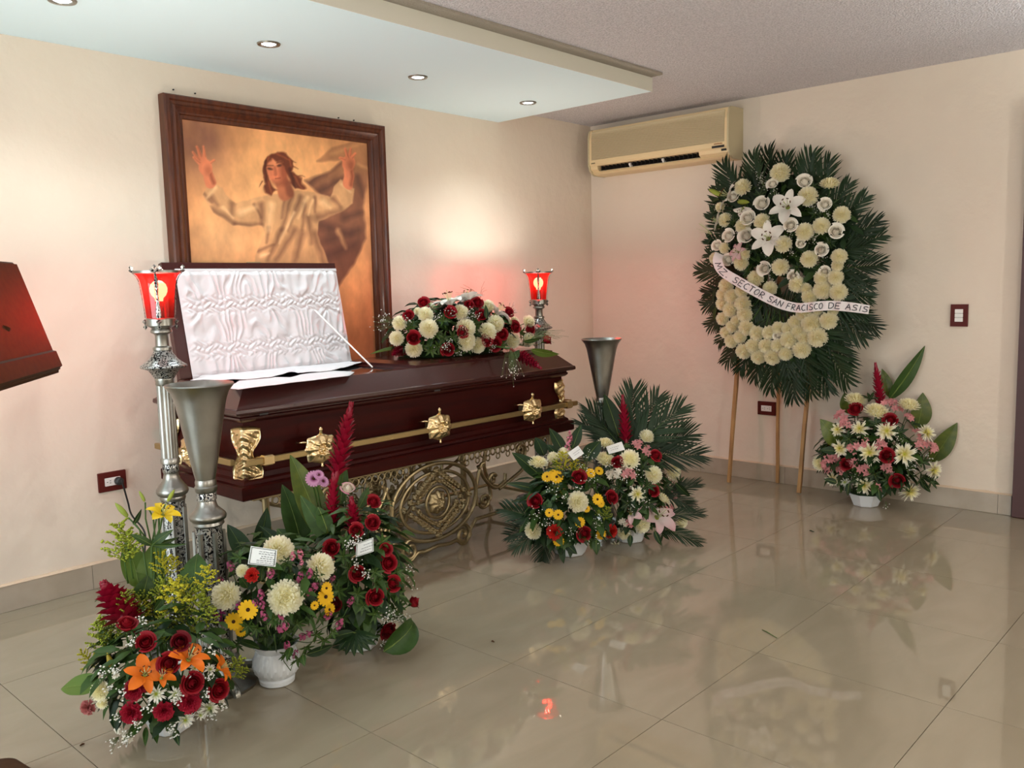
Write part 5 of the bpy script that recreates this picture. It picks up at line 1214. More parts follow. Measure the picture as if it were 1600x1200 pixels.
for k_, c_, p0, p1, w, d0, d1, nb in (('slim', 'leaf', (420, 200), (460, 60), 34, -.05, .0, .2), ('broad', 'leaf', (420, 400), (230, 250), 60, .0, .0, .4), ('broad', 'leaf', (300, 440), (240, 350), 70, -.1, -.1, .2), ('broad', 'dleaf', (700, 900), (900, 840), 70, -.05, .0, .5), ('slim', 'leaf', (600, 850), (570, 940), 50, -.12, -.17, .2), ('slim', 'leaf', (680, 900), (690, 980), 44, -.1, -.13, .2), ('broad', 'leaf', (380, 860), (200, 790), 60, -.08, -.05, .5), ('slim', 'leaf', (390, 390), (400, 280), 40, -.15, -.14, .2)):
    B.leaf(k_, c_, P1(c3, *p0), P1(c3, *p1), w*.225, d0, d1, nb)
for x in ((400, 640, 450, 900), (420, 700, 470, 900), (480, 760, 500, 900)): B.st.tube([W(*P1(c3, x[0], x[1]), B.dep-.15)-B.o, W(*P1(c3, x[2], x[3]), B.dep-.03)-B.o], .0018, 4)
B.card(c3([(320, 148), (503, 175), (490, 292), (298, 272)]), -.20, [(.22, .34, .9), (.34, .34, .92), (.48, .45, .85), (.60, .42, .9), (.72, .30, .9), (.84, .3, .9)], 'white card with handwriting and a candle drawing')
B.done()
# ---- C: red roses and red gingers beside the coffin
C = Arr('flower_arrangement', 'flower arrangement of red roses with tall red gingers in front of the coffin side', 'flower arrangement', (-3.275, -1.42, 0), .30, (.185, .17, .27), FG)
C.bowl(.085, .07)
C.greens(230, (.06, .10)); C.greens(70, (.05, .09), ('leaf',), -.8, (.75, 1.0), .16)
C.fl('rose', 'red', c3([(885, 162, 62), (1060, 338, 58), (1180, 500, 62), (1270, 265, 64), (1300, 410, 58), (1265, 728, 64), (1160, -5, 50), (1250, 172, 50), (1050, 40, 52)])+c7([(1530, 742, 46), (1528, 866, 48)])+c3([(1445, 540, 48, (.8, -.4, .4))])); C.fl('rose', 'dred', c3([(905, 550, 54)]), 1.0)
C.ginger(P1(c7, 1305, 560), P1(c7, 1398, 110), 42, .0, .02); C.ginger(P1(c7, 1275, 880), P1(c7, 1285, 530), 29, -.04, .0); C.ginger(P1(c7, 1420, 960), P1(c7, 1395, 700), 34, -.10, -.08)
for p in ((1305, 560), (1275, 880)): C.st.tube([W(*P1(c7, *p), C.dep)-C.o, W(*P1(c7, 1280, 1000), C.dep)-C.o, C.root-C.o], .006, 6)
C.fl('daisy', 'pinkd', [(490, 748, 13, (-.4, -.8, .3)), (505, 752, 10, (0, -.8, .5)), (498, 742, 9, (-.2, -.8, .6))], 1.0)
p_ = W(543, 765, C.dep-.02); Rm, n_ = C.orient(p_, Vector((-.1, -.5, .85)), .1); o = C.put('rose', ME['rose', 'pink_rose'][0], p_, Rm, 13*C.dep/FPX); put('sepals', ME['sepals'], o); C.stemto(p_, n_)
for k_, c_, p0, p1, w, d0, d1, nb in (('broad', 'yleaf', (1230, 980), (1020, 425), 180, .0, .04, .25), ('wide', 'leaf', (1090, 1030), (975, 610), 170, .04, .06, .35), ('broad', 'leaf', (1290, 1000), (1065, 695), 120, -.05, -.04, -.3), ('broad', 'leaf', (1330, 760), (1350, 480), 90, .03, .06, -.3), ('broad', 'leaf', (1080, 1080), (935, 900), 160, .03, .02, .2), ('broad', 'leaf', (1440, 780), (1510, 640), 60, -.02, .02, .3), ('slim', 'leaf', (1250, 930), (1190, 760), 100, -.08, -.06, .2)):
    C.leaf(k_, c_, P1(c7, *p0), P1(c7, *p1), w*.25, d0, d1, nb)
C.leaf('curl', 'leaf', P1(c3, 1240, 880), P1(c3, 1555, 610), 52, -.12, -.02, .3); C.leaf('broad', 'dleaf', P1(c3, 1000, 850), P1(c3, 780, 960), 22, .0, .03, .6)
C.leaf('wide', 'dleaf', (390, 880), (355, 815), 30, .10, .14, .2); C.leaf('wide', 'dleaf', (400, 870), (420, 790), 26, .2, .25, .2); C.leaf('broad', 'dleaf', (400, 880), (310, 858), 16, .12, .2, .3); C.leaf('broad', 'dleaf', (470, 880), (405, 818), 24, .16, .2, .3)
for k in range(9):
    a = PI*(.55+.9*k/8)+PI*.0; C.leaf('broad', 'dleaf', P1(c3, 1035, 745), (P1(c3, 1035, 745)[0]+40*math.cos(a+PI*.5+PI), P1(c3, 1035, 745)[1]+36*abs(math.sin(PI*(k+.5)/9))+3), 13, -.15, -.17, .3)
C.sprigs(c3([(960, 220), (1000, 300), (930, 460), (1060, 480), (1100, 560), (1180, 330), (1200, 400), (1330, 330), (1330, 480), (1180, 620), (1270, 600), (1340, 560), (1130, 150), (980, 110), (1100, 700), (1170, 760), (960, 640), (1230, 120)]), 21, 'leaf', 7, 1.05)
C.breath([(c[0], c[1], 9, 20) for c in c3([(1040, 130, 1), (1010, 140, 1), (1060, 100, 1), (1050, 268, 1), (1270, 600, 1), (1320, 640, 1), (1250, 640, 1), (1360, 640, 1), (1250, 840, 1), (1250, 790, 1), (1120, 330, 1)])]+[(c[0], c[1], 12, 8) for c in c3([(1400, 300, 1), (1430, 400, 1)])], 1.08)
C.card(c3([(1052, 132), (1170, 88), (1172, 185), (1048, 226)]), -.19, [(.3, .45, .9), (.52, .3, .9), (.72, .25, .85)], 'white card with black border and printed words')
C.done()
# ---- D and E: the pair at the foot end
D = Arr('flower_arrangement', 'low flower arrangement with yellow daisies and red roses by the foot of the coffin', 'flower arrangement', (-1.955, -1.33, 0), .235, (.25, .19, .235), FG)
D.bowl(.10, .075)
D.greens(260, (.06, .11), ('dleaf', 'leaf')); D.greens(80, (.06, .11), ('dleaf',), -.8, (.75, 1.0), .16)
D.fl('mum', 'mum', c5([(525, 788, 70), (230, 980, 58), (362, 495, 42), (432, 468, 44)])); D.fl('mumflat', 'mum', c5([(260, 532, 62, (-.2, -.3, .9))]))
D.fl('rose', 'red', c5([(530, 627, 52), (248, 787, 52), (745, 762, 48), (565, 1000, 52)])); D.fl('carnation', 'orange_red', c5([(372, 995, 58), (752, 987, 48)]))
D.fl('daisy', 'yellow', c5([(320, 620, 38), (385, 622, 46), (612, 597, 34), (668, 582, 32), (658, 772, 40), (395, 875, 36), (335, 862, 30), (540, 925, 36), (680, 1005, 38), (398, 1052, 38), (585, 835, 26), (360, 600, 30), (680, 800, 28)]), 1.05, .5)
for p0, p1, y in (((440, 640), (425, 450), 1), ((470, 640), (510, 500), 1), ((400, 640), (380, 500), 0), ((440, 800), (390, 690), 0), ((690, 960), (730, 820), 0), ((640, 900), (670, 850), 0), ((560, 640), (560, 540), 0)): D.plume(P1(c5, *p0), P1(c5, *p1), -.14, -.16, y, 1.2)
D.cl('snap', c5([(468, 385, 34), (455, 425, 38), (480, 360, 26), (470, 330, 20)]), 1.1)
for k_, c_, p0, p1, w, d0, d1, nb in (('broad', 'dleaf', (440, 480), (338, 288), 84, .02, .04, .3), ('broad', 'dleaf', (490, 440), (548, 268), 76, .02, .04, -.2), ('broad', 'dleaf', (300, 640), (90, 450), 110, -.02, -.02, .4), ('slim', 'dleaf', (290, 720), (45, 655), 60, -.05, -.04, .4), ('slim', 'dleaf', (250, 770), (75, 785), 50, -.05, -.05, .4), ('wide', 'dleaf', (300, 480), (245, 350), 90, .08, .1, .3), ('broad', 'dleaf', (570, 520), (680, 370), 110, -.02, .03, -.3), ('broad', 'dleaf', (390, 480), (320, 400), 60, .04, .06, .3), ('broad', 'dleaf', (440, 1060), (520, 1140), 60, -.15, -.18, .2), ('slim', 'leaf', (650, 1040), (650, 1140), 60, -.15, -.18, .2), ('broad', 'dleaf', (330, 1040), (200, 1060), 60, -.08, -.06, .4), ('slim', 'dleaf', (420, 1050), (410, 1145), 60, -.15, -.17, .2)):
    D.leaf(k_, c_, P1(c5, *p0), P1(c5, *p1), w*.2334, d0, d1, nb)
for p1, d1 in (((35, 815), .0), ((45, 980), -.05), ((110, 1090), -.1), ((270, 1175), -.14)): D.frond(P1(c5, 330, 930), P1(c5, *p1), -.05, d1, 1.0, .2)
D.breath([(c[0], c[1], 11, 16) for c in c5([(360, 700, 1), (520, 700, 1), (620, 650, 1), (440, 760, 1), (480, 980, 1), (620, 1040, 1), (600, 500, 1), (330, 940, 1), (640, 930, 1), (560, 580, 1), (260, 860, 1)])], 1.06)
D.card(c5([(458, 462), (528, 412), (568, 465), (498, 512)]), -.17, [(.4, .3, .85), (.62, .3, .7)], 'small white card set at a tilt', False)
D.done()
E = Arr('flower_arrangement', 'flower arrangement with a pink lily and a fan of palm fronds beyond the coffin', 'flower arrangement', (-1.60, -1.43, 0), .27, (.22, .18, .25), FG)
E.bowl(.095, .075)
E.greens(260, (.06, .10), ('dleaf', 'leaf'))
E.fl('mumflat', 'mum', c5([(712, 402, 52, (-.2, -.3, .9)), (710, 512, 64, (-.2, -.5, .8)), (875, 507, 62), (1092, 772, 52, (.4, -.5, .7))])); E.fl('mum', 'mum', c5([(985, 355, 50), (1030, 607, 60), (1160, 590, 56), (955, 945, 54), (835, 995, 46), (1218, 925, 42), (1160, 975, 38)])); E.fl('spider', 'spider', c5([(925, 737, 62), (780, 1080, 44)]))
E.fl('rose', 'red', c5([(790, 525, 40), (1045, 482, 42), (1030, 717, 40)]))
E.fl('alstro', 'alstro', c5([(930, 402, 50), (990, 442, 48), (870, 602, 58), (1175, 737, 50), (875, 932, 44)])); E.fl('alstro', 'alstrow', c5([(780, 592, 48), (740, 605, 40), (830, 930, 40), (775, 1110, 40)]))
E.lily('lilyp', *P1(c5, 1070, 880), 34, (-.2, -.7, .5), 1.02, a0=.5); E.fl('alstro', 'alstro', c5([(1140, 850, 62)]), 1.1)
E.lily('lilyp', *P1(c5, 880, 860), 20, (-.6, -.4, .5), 1.0, only=3)
E.ginger(P1(c5, 850, 380), P1(c5, 825, 70), 24, .02, .04); E.st.tube([W(*P1(c5, 850, 380), E.dep+.02)-E.o, E.root-E.o], .006, 6)
for p1, d1, wd_ in (((905, 25), .10, .9), ((1060, 95), .08, .95), ((1205, 165), .02, .9), ((1300, 300), .0, .8), ((1325, 470), -.05, .75), ((610, 130), .08, .8), ((640, 250), .1, .7), ((545, 200), .16, .7)): E.frond(P1(c5, 850, 470), P1(c5, *p1), .05, d1, wd_, .1)
for p0, p1, d1 in (((1050, 760), (1330, 660), -.02), ((1080, 880), (1350, 860), -.06), ((1060, 950), (1330, 1050), -.12), ((1040, 700), (1330, 820), 0)): E.frond(P1(c5, *p0), P1(c5, *p1), -.02, d1, .6, .1)
for k_, c_, p0, p1, w, d0, d1, nb in (('broad', 'dleaf', (800, 350), (705, 60), 110, .05, .08, .2), ('broad', 'leaf', (960, 520), (985, 400), 50, -.1, -.1, .2), ('slim', 'dleaf', (720, 470), (800, 400), 50, -.14, -.14, .3), ('slim', 'dleaf', (880, 1010), (875, 1090), 40, -.15, -.17, .2), ('slim', 'dleaf', (1040, 980), (1085, 1085), 40, -.14, -.16, .2), ('broad', 'leaf', (860, 460), (850, 390), 50, -.04, -.04, .2), ('slim', 'leaf', (870, 680), (900, 640), 30, -.16, -.17, .2), ('broad', 'dleaf', (1180, 660), (1280, 760), 50, -.05, -.03, .4)):
    E.leaf(k_, c_, P1(c5, *p0), P1(c5, *p1), w*.2334, d0, d1, nb)
E.sprigs(c5([(1060, 540), (960, 560), (990, 680), (1110, 680), (1000, 800), (860, 800), (1200, 660), (960, 1000), (1090, 1000), (800, 700)]), 20, 'dleaf', 7, 1.02)
E.breath([(c[0], c[1], 10, 14) for c in c5([(880, 820, 1), (960, 780, 1), (930, 600, 1), (820, 640, 1), (1060, 960, 1), (900, 980, 1), (740, 560, 1)])], 1.05)
E.card(c5([(715, 420), (820, 385), (842, 440), (735, 470)]), -.15, [(.35, .2, .7), (.6, .2, .6)], 'clear wrapped white card', False)
E.done()
# ---- F: under the easel's right side, against the wall
F = Arr('flower_arrangement', 'flower arrangement with one red ginger and yellow-hearted chrysanthemums against the right wall', 'flower arrangement', (-.235, -2.085, 0), .30, (.155, .30, .255), FG)
F.bowl(.095, .07)
F.greens(300, (.06, .11), ('dleaf', 'leaf'))
F.fl('spider', 'spider', c4([(810, 400, 46), (940, 412, 56), (858, 515, 62), (1025, 522, 62), (833, 670, 50), (1050, 700, 56), (1165, 600, 50), (680, 640, 42), (715, 495, 46), (705, 405, 40), (1130, 420, 50)]))
F.fl('mumflat', 'mum', c4([(790, 266, 48, (-.3, -.3, .9)), (890, 322, 54, (-.3, -.3, .9)), (1045, 290, 46, (-.3, -.3, .9)), (620, 565, 34)])); F.fl('spider', 'green', c4([(740, 655, 28)]))
F.fl('rose', 'red', c4([(793, 310, 36), (957, 362, 36), (940, 530, 36), (748, 570, 30), (990, 648, 36)]))
F.fl('alstro', 'alstro', c4([(940, 275, 36), (992, 296, 38), (970, 268, 32), (720, 342, 46), (1052, 342, 34), (840, 470, 34), (910, 475, 36), (782, 490, 40), (660, 562, 48), (690, 548, 36), (830, 600, 40), (772, 560, 32), (1100, 470, 38), (1140, 486, 40), (1172, 492, 36), (940, 590, 34), (890, 690, 34), (1085, 420, 32), (645, 590, 34), (740, 380, 36), (720, 600, 34)]))
F.ginger(P1(c4, 912, 285), P1(c4, 885, 80), 22, .0, .02); F.st.tube([W(*P1(c4, 912, 285), F.dep)-F.o, F.root-F.o], .006, 6)
for k_, c_, p0, p1, w, d0, d1, nb in (('slim', 'leaf', (950, 260), (1135, 5), 70, .04, .0, .4), ('broad', 'yleaf', (955, 250), (920, 108), 52, .05, .06, .3), ('broad', 'yleaf', (710, 480), (628, 355), 96, .02, -.02, .3), ('broad', 'yleaf', (770, 330), (738, 225), 84, .10, .12, .2), ('broad', 'yleaf', (1085, 400), (1122, 228), 100, .02, .0, .4), ('broad', 'yleaf', (1150, 560), (1282, 375), 92, -.02, -.06, .2), ('slim', 'dleaf', (1110, 620), (1198, 675), 30, -.05, -.06, .3), ('slim', 'dleaf', (1100, 640), (1150, 710), 30, -.06, -.08, .3), ('broad', 'dleaf', (700, 510), (620, 500), 40, -.04, -.05, .3), ('slim', 'dleaf', (900, 690), (910, 750), 30, -.14, -.17, .3), ('slim', 'dleaf', (760, 660), (750, 720), 30, -.12, -.14, .3), ('slim', 'dleaf', (700, 660), (640, 640), 30, -.08, -.08, .3)):
    F.leaf(k_, c_, P1(c4, *p0), P1(c4, *p1), w*.325, d0, d1, nb)
F.sprigs(c4([(860, 260), (890, 380), (1060, 380), (1110, 560), (1100, 640), (950, 640), (880, 620), (760, 450), (1000, 420), (640, 520), (1150, 650), (800, 640)]), 20, 'dleaf', 7, 1.02)
F.breath([(c[0], c[1], 10, 16) for c in c4([(1070, 575, 1), (1055, 600, 1), (780, 630, 1), (990, 460, 1), (1130, 540, 1)])], 1.05); F.breath([(c[0], c[1], 7, 14) for c in c4([(935, 775, 1)])], 1.0, True)
F.done()
# ---- G: spray lying on the coffin
G = Arr('coffin_spray', 'long low spray of red roses and cream chrysanthemums lying on the coffin', 'flower arrangement', (-1.985, -.585, .934), .10, (.435, .25, .235))
G.root = G.o+Vector((0, 0, .05))
part('foam', MB().loft([(-.26, .26, -.12, .12, .0015), (-.27, .27, -.13, .13, .03), (-.2, .2, -.09, .09, .07)]), C_['dleaf'], G.e, True)
G.greens(420, (.06, .11), ('dleaf', 'leaf'), -.3)
G.fl('mum', 'mum', c6([(237, 347, 62), (452, 277, 66), (477, 392, 80), (212, 472, 62), (357, 603, 70), (742, 257, 66), (785, 390, 82), (790, 497, 80), (887, 602, 68), (962, 422, 80), (1032, 352, 74), (1170, 497, 70), (1307, 577, 60), (1307, 337, 56), (1182, 332, 46), (972, 207, 54), (390, 250, 36)]))
G.fl('rose', 'red', c6([(437, 182, 52), (314, 287, 48), (352, 470, 60), (655, 262, 56), (882, 182, 52), (817, 197, 42), (912, 282, 52), (757, 425, 52), (957, 492, 54), (1087, 442, 54), (1192, 380, 52), (1317, 400, 50), (1142, 262, 46), (637, 602, 58), (1027, 597, 62), (1157, 602, 56)])+c6([(1457, 507, 50, (.75, -.5, .4))]), 1.03)
G.ginger(P1(c6, 290, 540), P1(c6, 175, 610), 26, -.22, -.26); G.ginger(P1(c6, 1225, 600), P1(c6, 1420, 725), 23, -.18, -.24)
G.lily('lilyw', *P1(c6, 650, 160), 30, (-.2, .1, .97), 1.03, a0=.3); G.lily('lilyw', *P1(c6, 810, 130), 24, (.15, .35, .9), 1.05, a0=.8); G.lily('lilyw', *P1(c6, 1060, 245), 26, (.5, -.35, .7), 1.03, a0=.1)
G.bud('budw', *P1(c6, 580, 265), *P1(c6, 465, 165), -.16)
for k_, c_, p0, p1, w, d0, d1, nb in (('slim', 'lleaf', (330, 620), (-20, 655), 62, -.1, -.12, 1.0), ('broad', 'yleaf', (760, 625), (575, 700), 70, -.22, -.30, .5), ('slim', 'lleaf', (1330, 565), (1570, 620), 80, -.02, .0, .6), ('slim', 'dleaf', (960, 310), (955, 190), 40, -.2, -.2, .2), ('slim', 'dleaf', (570, 250), (590, 190), 40, -.15, -.15, .2), ('broad', 'leaf', (1180, 640), (1240, 570), 60, -.22, -.22, .3), ('broad', 'leaf', (270, 440), (230, 400), 40, -.15, -.15, .3), ('slim', 'leaf', (1270, 500), (1420, 480), 40, -.05, -.05, .5)):
    G.leaf(k_, c_, P1(c6, *p0), P1(c6, *p1), w*.1875, d0, d1, nb)
G.sprigs(c6([(540, 440), (600, 470), (560, 540), (680, 460), (800, 630), (420, 540), (700, 620), (1270, 480), (1320, 490), (600, 330), (870, 350), (1240, 430), (500, 600), (330, 380), (1080, 520), (860, 440)]), 17, 'leaf', 7, 1.0)
G.breath([(c[0], c[1], 9, 18) for c in c6([(820, 270, 1), (790, 300, 1), (860, 290, 1), (600, 540, 1), (640, 510, 1), (550, 300, 1), (640, 270, 1), (1000, 540, 1), (300, 330, 1), (720, 600, 1), (1180, 240, 1), (1270, 520, 1)])], 1.08)
def spray(Q, tips, n, r, hang=0):
    mb = MB(); b = W(*Q[0], G.dep+Q[1])
    for k in range(n):
        t = W(tips[0]+rnd.gauss(0, tips[2]), tips[1]+rnd.gauss(0, tips[3]), G.dep+tips[4]+rnd.gauss(0, .03)); m = b.lerp(t, .5)+Vector((0, 0, .02+hang)); mb.tube([b-G.o, m-G.o, t-G.o], .0007, 3, 1); mb.blob(t-G.o, rnd.uniform(.0025, .0045)*r, 0, .8)
    part('baby_breath', mb, [C_['breath'], C_['twig']], G.e, False, kind='stuff')
spray((P1(c6, 220, 420), -.1), (598, 503, 7, 9, -.1), 34, 1.2); spray((P1(c6, 1150, 620), -.24), (801, 578, 8, 9, -.30), 42, 1.1, .03); spray((P1(c6, 1330, 480), -.05), (868, 524, 9, 8, .0), 26, .5); spray((P1(c6, 900, 160), .0), (735, 455, 14, 6, .02), 16, .4)
G.done()
# ---- the standing wreath on its easel
H = Arr('funeral_wreath', 'large oval wreath of cream chrysanthemums and palm with a lettered ribbon', 'wreath', (-.16, -1.475, 1.10), .33, (.1, .3, .45))
cy0, cz0 = -1.475, 1.43
def wplane(px, py, off):
    """point of the leaning wreath face, off metres out from the easel"""
    n = Vector((-1, 0, .075)).normalized(); p0 = Vector((-.19, 0, 1.0))+n*off; d = ray(px, py); return CAM+d*((p0-CAM).dot(n)/d.dot(n)), n
def dome(px, py): return .10+.13*math.exp(-(((px-1215)/85)**2+((py-350)/75)**2))+.02*math.exp(-(((px-1200)/90)**2+((py-530)/40)**2))
def wsurf(px, py, k=1.0):
    P, n = wplane(px, py, dome(px, py)*k); Pc, _ = wplane(1222, 400, .0); e = (P-Pc); N = (n*1.0+Vector((0, e.y, e.z))*1.6).normalized(); return P, N
_fl = H.fl
H.fl = lambda k_, c_, L: _fl(k_, c_, [(a, b, r*1.14)+tuple(z) for a, b, r, *z in L])
H.surf = wsurf; H.root = wplane(1222, 430, .05)[0]
# straw ring the blooms are bound to
ring = MB(); Q = []
for i in range(40):
    t = 2*PI*i/40; Q.append(wplane(1212+70*math.cos(t), 470+75*math.sin(t), .035)[0]-H.o)
ring.tube(Q, .045, 8, closed=True); part('straw_ring', ring, C_['dleaf'], H.e)
bk = MB(); Q = []
for i in range(40):
    t = 2*PI*i/40; Q.append(wplane(1220+75*math.cos(t), 350+65*math.sin(t), .045)[0]-H.o)
cc = wplane(1220, 350, .11)[0]-H.o; bk.add(Q+[q.lerp(cc, .55)+Vector((-.05, 0, 0)) for q in Q]+[cc+Vector((-.06, 0, 0))], [(i, (i+1) % 40, 40+(i+1) % 40, 40+i) for i in range(40)]+[(40+i, 40+(i+1) % 40, 80) for i in range(40)])
part('moss_pad', bk, C_['dleaf'], H.e)
# palm fringe
tips = [(1128, 262), (1160, 252), (1192, 246), (1222, 250), (1262, 248), (1288, 256), (1318, 296), (1344, 312), (1366, 345), (1372, 372), (1368, 410), (1352, 440), (1348, 470), (1358, 505), (1340, 530), (1318, 560), (1310, 592), (1285, 606), (1258, 612), (1230, 614), (1200, 606), (1172, 590), (1150, 580), (1128, 558), (1116, 530), (1106, 508), (1104, 478), (1096, 455), (1094, 425), (1098, 398), (1104, 372), (1112, 330), (1120, 300)]
for i, (x, y) in enumerate(tips):
    for f, o_ in ((1, .0), (.84, .03))[:1+(i % 2)]:
        tx, ty = 1222+(x-1222)*f+rnd.uniform(-6, 6), 432+(y-432)*f+rnd.uniform(-6, 6)
        bx_, by_ = 1222+(tx-1222)*.42, 432+(ty-432)*.42
        o_ += .09 if x < 1180 and y < 300 else 0
        a, _ = wplane(bx_, by_, .065+o_*.6); b, n = wplane(tx, ty, .07+o_+rnd.uniform(0, .03)); ax = b-a; L = ax.length
        nn_ = Matrix.Rotation(rnd.uniform(-.25, .25), 3, ax.normalized()) @ n
        H.put('palm_frond', ME['thickfrond'][rnd.randrange(3)], a, basis(ax, nn_), S(L, L*rnd.uniform(1.1, 1.4), L))
for (x0, y0, x1, y1) in ((1250, 470, 1205, 560), (1170, 440, 1240, 540), (1200, 430, 1180, 520), (1260, 450, 1230, 545), (1190, 520, 1250, 450)):
    a, _ = wplane(x0, y0, .05); b, n = wplane(x1, y1, .05); H.put('palm_frond', ME['thickfrond'][rnd.randrange(3)], a, basis(b-a, n), S((b-a).length))
# leaf filler over the upper cluster and the lower ring
for cn, num in (('dleaf', 230), ('leaf', 130)):
    mb = MB(); lf = 0
    while lf < num:
        px, py = rnd.uniform(1105, 1330), rnd.uniform(275, 560)
        up_ = ((px-1220)/108)**2+((py-350)/92)**2 < 1; rg = .55 < ((px-1210)/95)**2+((py-470)/95)**2 < 1 and py > 430
        if not (up_ or rg): continue
        lf += 1; P, N = wsurf(px, py, rnd.uniform(.35, .85)); a = rnd.random()*6.28; out = (N*.5+Vector((0, math.cos(a), math.sin(a)))).normalized(); L = rnd.uniform(.06, .11); w = .2
        lo = MB(); lo.v = [(0, 0, 0), (.35, w, .05), (.35, 0, 0), (.35, -w, .05), (.72, w*.75, 0), (.72, 0, -.05), (.72, -w*.75, 0), (1, 0, -.14)]; lo.f = [(0, 2, 1), (0, 3, 2), (1, 2, 5, 4), (2, 3, 6, 5), (4, 5, 7), (5, 6, 7)]; lo.m = [0]*6
        mb.merge(lo, T(P-H.o) @ basis(out, N+Vector((0, 0, .5))) @ S(L))
    part('foliage', mb, C_[cn], H.e, True, None, kind='stuff')
H.stemto = lambda P, n, r=.002: H.st.tube([P-n*.02-H.o, P-n*.06-H.o, P.lerp(H.root, .4)-H.o], r, 4)
H.fl('mum', 'cream', w7([(690, 217, 72), (380, 335, 62), (920, 412, 72), (1200, 565, 62), (1030, 657, 62), (893, 705, 64), (715, 808, 62), (232, 607, 52), (380, 657, 56), (540, 622, 60), (227, 840, 42), (150, 927, 46), (930, 932, 62), (1180, 912, 58), (365, 962, 56), (690, 997, 62), (1165, 985, 44), (395, 890, 42), (190, 500, 36)])); H.fl('mumflat', 'cream', w7([(1100, 312, 66, (-.5, -.2, .8))]))
H.fl('mum', 'cream', w8([(485, 187, 60), (605, 267, 52), (830, 237, 60), (240, 250, 56), (367, 290, 48), (210, 322, 48), (285, 335, 56), (207, 397, 48), (380, 397, 62), (275, 447, 58), (395, 487, 58), (210, 522, 48), (322, 542, 42), (290, 587, 48), (410, 597, 60), (235, 637, 44), (355, 674, 48), (285, 707, 52), (495, 642, 54), (600, 637, 54), (675, 602, 50), (757, 607, 50), (815, 552, 54), (890, 487, 60), (950, 562, 76), (840, 632, 54), (890, 682, 52), (765, 697, 66), (1000, 677, 72), (385, 792, 58), (465, 747, 56), (570, 747, 54), (670, 747, 52), (735, 812, 52), (507, 840, 54), (625, 840, 60), (870, 777, 66), (1093, 537, 66), (1045, 282, 68), (1175, 302, 64), (1150, 177, 56), (1035, 182, 56), (932, 340, 56), (905, 272, 40), (1000, 450, 40), (1130, 450, 40)]))
H.fl('rose', 'white_rose', w7([(625, 312, 42), (890, 292, 56), (540, 475, 56), (1062, 480, 50), (422, 595, 56), (410, 742, 58), (262, 742, 50), (775, 655, 52), (1152, 705, 56), (858, 803, 36), (1030, 857, 50), (262, 940, 48), (560, 1012, 52), (170, 822, 42), (300, 420, 42)])+w8([(795, 167, 42), (1060, 132, 44), (672, 662, 36)]))
H.lily('lilyw', *P1(w7, 745, 490), 29, (-.9, -.2, .25), 1.15, a0=.5); H.lily('lilyw', *P1(w7, 585, 755), 29, (-.85, -.25, .1), 1.15, a0=1.2); H.lily('lilyw', *P1(w7, 250, 400), 25, (-.55, .75, .4), 1.1, a0=.2); H.lily('lilyp', *P1(w7, 330, 870), 17, (-.8, .3, .2), 1.1, a0=.7); H.lily('lilyw', *P1(w7, 165, 610), 18, (-.4, .85, .15), 1.1, a0=.9); H.lily('lilyw', *P1(w7, 370, 520), 17, (-.7, .1, -.6), 1.1, only=4)
def hbud(a_, b_, colr):
    a = wsurf(*P1(w7, *a_), 1.1)[0]; b = wsurf(*P1(w7, *b_), 1.2)[0]; d = b-a; H.put('lily_bud', ME['bud', colr], (a+b)/2, basis((1, 0, 0), d), d.length/1.16)
hbud((205, 405), (98, 352), 'bud'); hbud((330, 455), (425, 458), 'bud')
H.st.tube([wsurf(*P1(w7, 205, 405), 1.1)[0]-H.o, wsurf(*P1(w7, 270, 455), 1.0)[0]-H.o], .002, 4)
H.sprigs(w7([(520, 400), (660, 610), (960, 330), (1120, 480), (700, 430), (470, 840), (900, 870), (980, 560), (1100, 800), (300, 620), (640, 560), (830, 1000), (420, 1030), (1000, 1020), (620, 900)]), 16, 'dleaf', 7, .95)
H.breath([(c[0], c[1], 8, 16) for c in w7([(540, 290, 1), (560, 320, 1), (640, 380, 1), (960, 500, 1), (1020, 540, 1), (780, 720, 1), (960, 780, 1), (780, 880, 1), (580, 890, 1), (1080, 560, 1), (1050, 900, 1), (620, 1060, 1), (340, 700, 1), (520, 250, 1), (980, 740, 1)])], 1.0)
# bare twig sticking out on the left
tw = MB()
for k in range(9):
    b = wplane(1112, 366, .12)[0]; t = wplane(1086+rnd.uniform(0, 10), 346+rnd.uniform(0, 18), .12)[0]; tw.tube([b-H.o, b.lerp(t, .5)-H.o+Vector((0, 0, .004)), t-H.o], .0009, 3)
part('dry_twig', tw, C_['filament'], H.e, False)
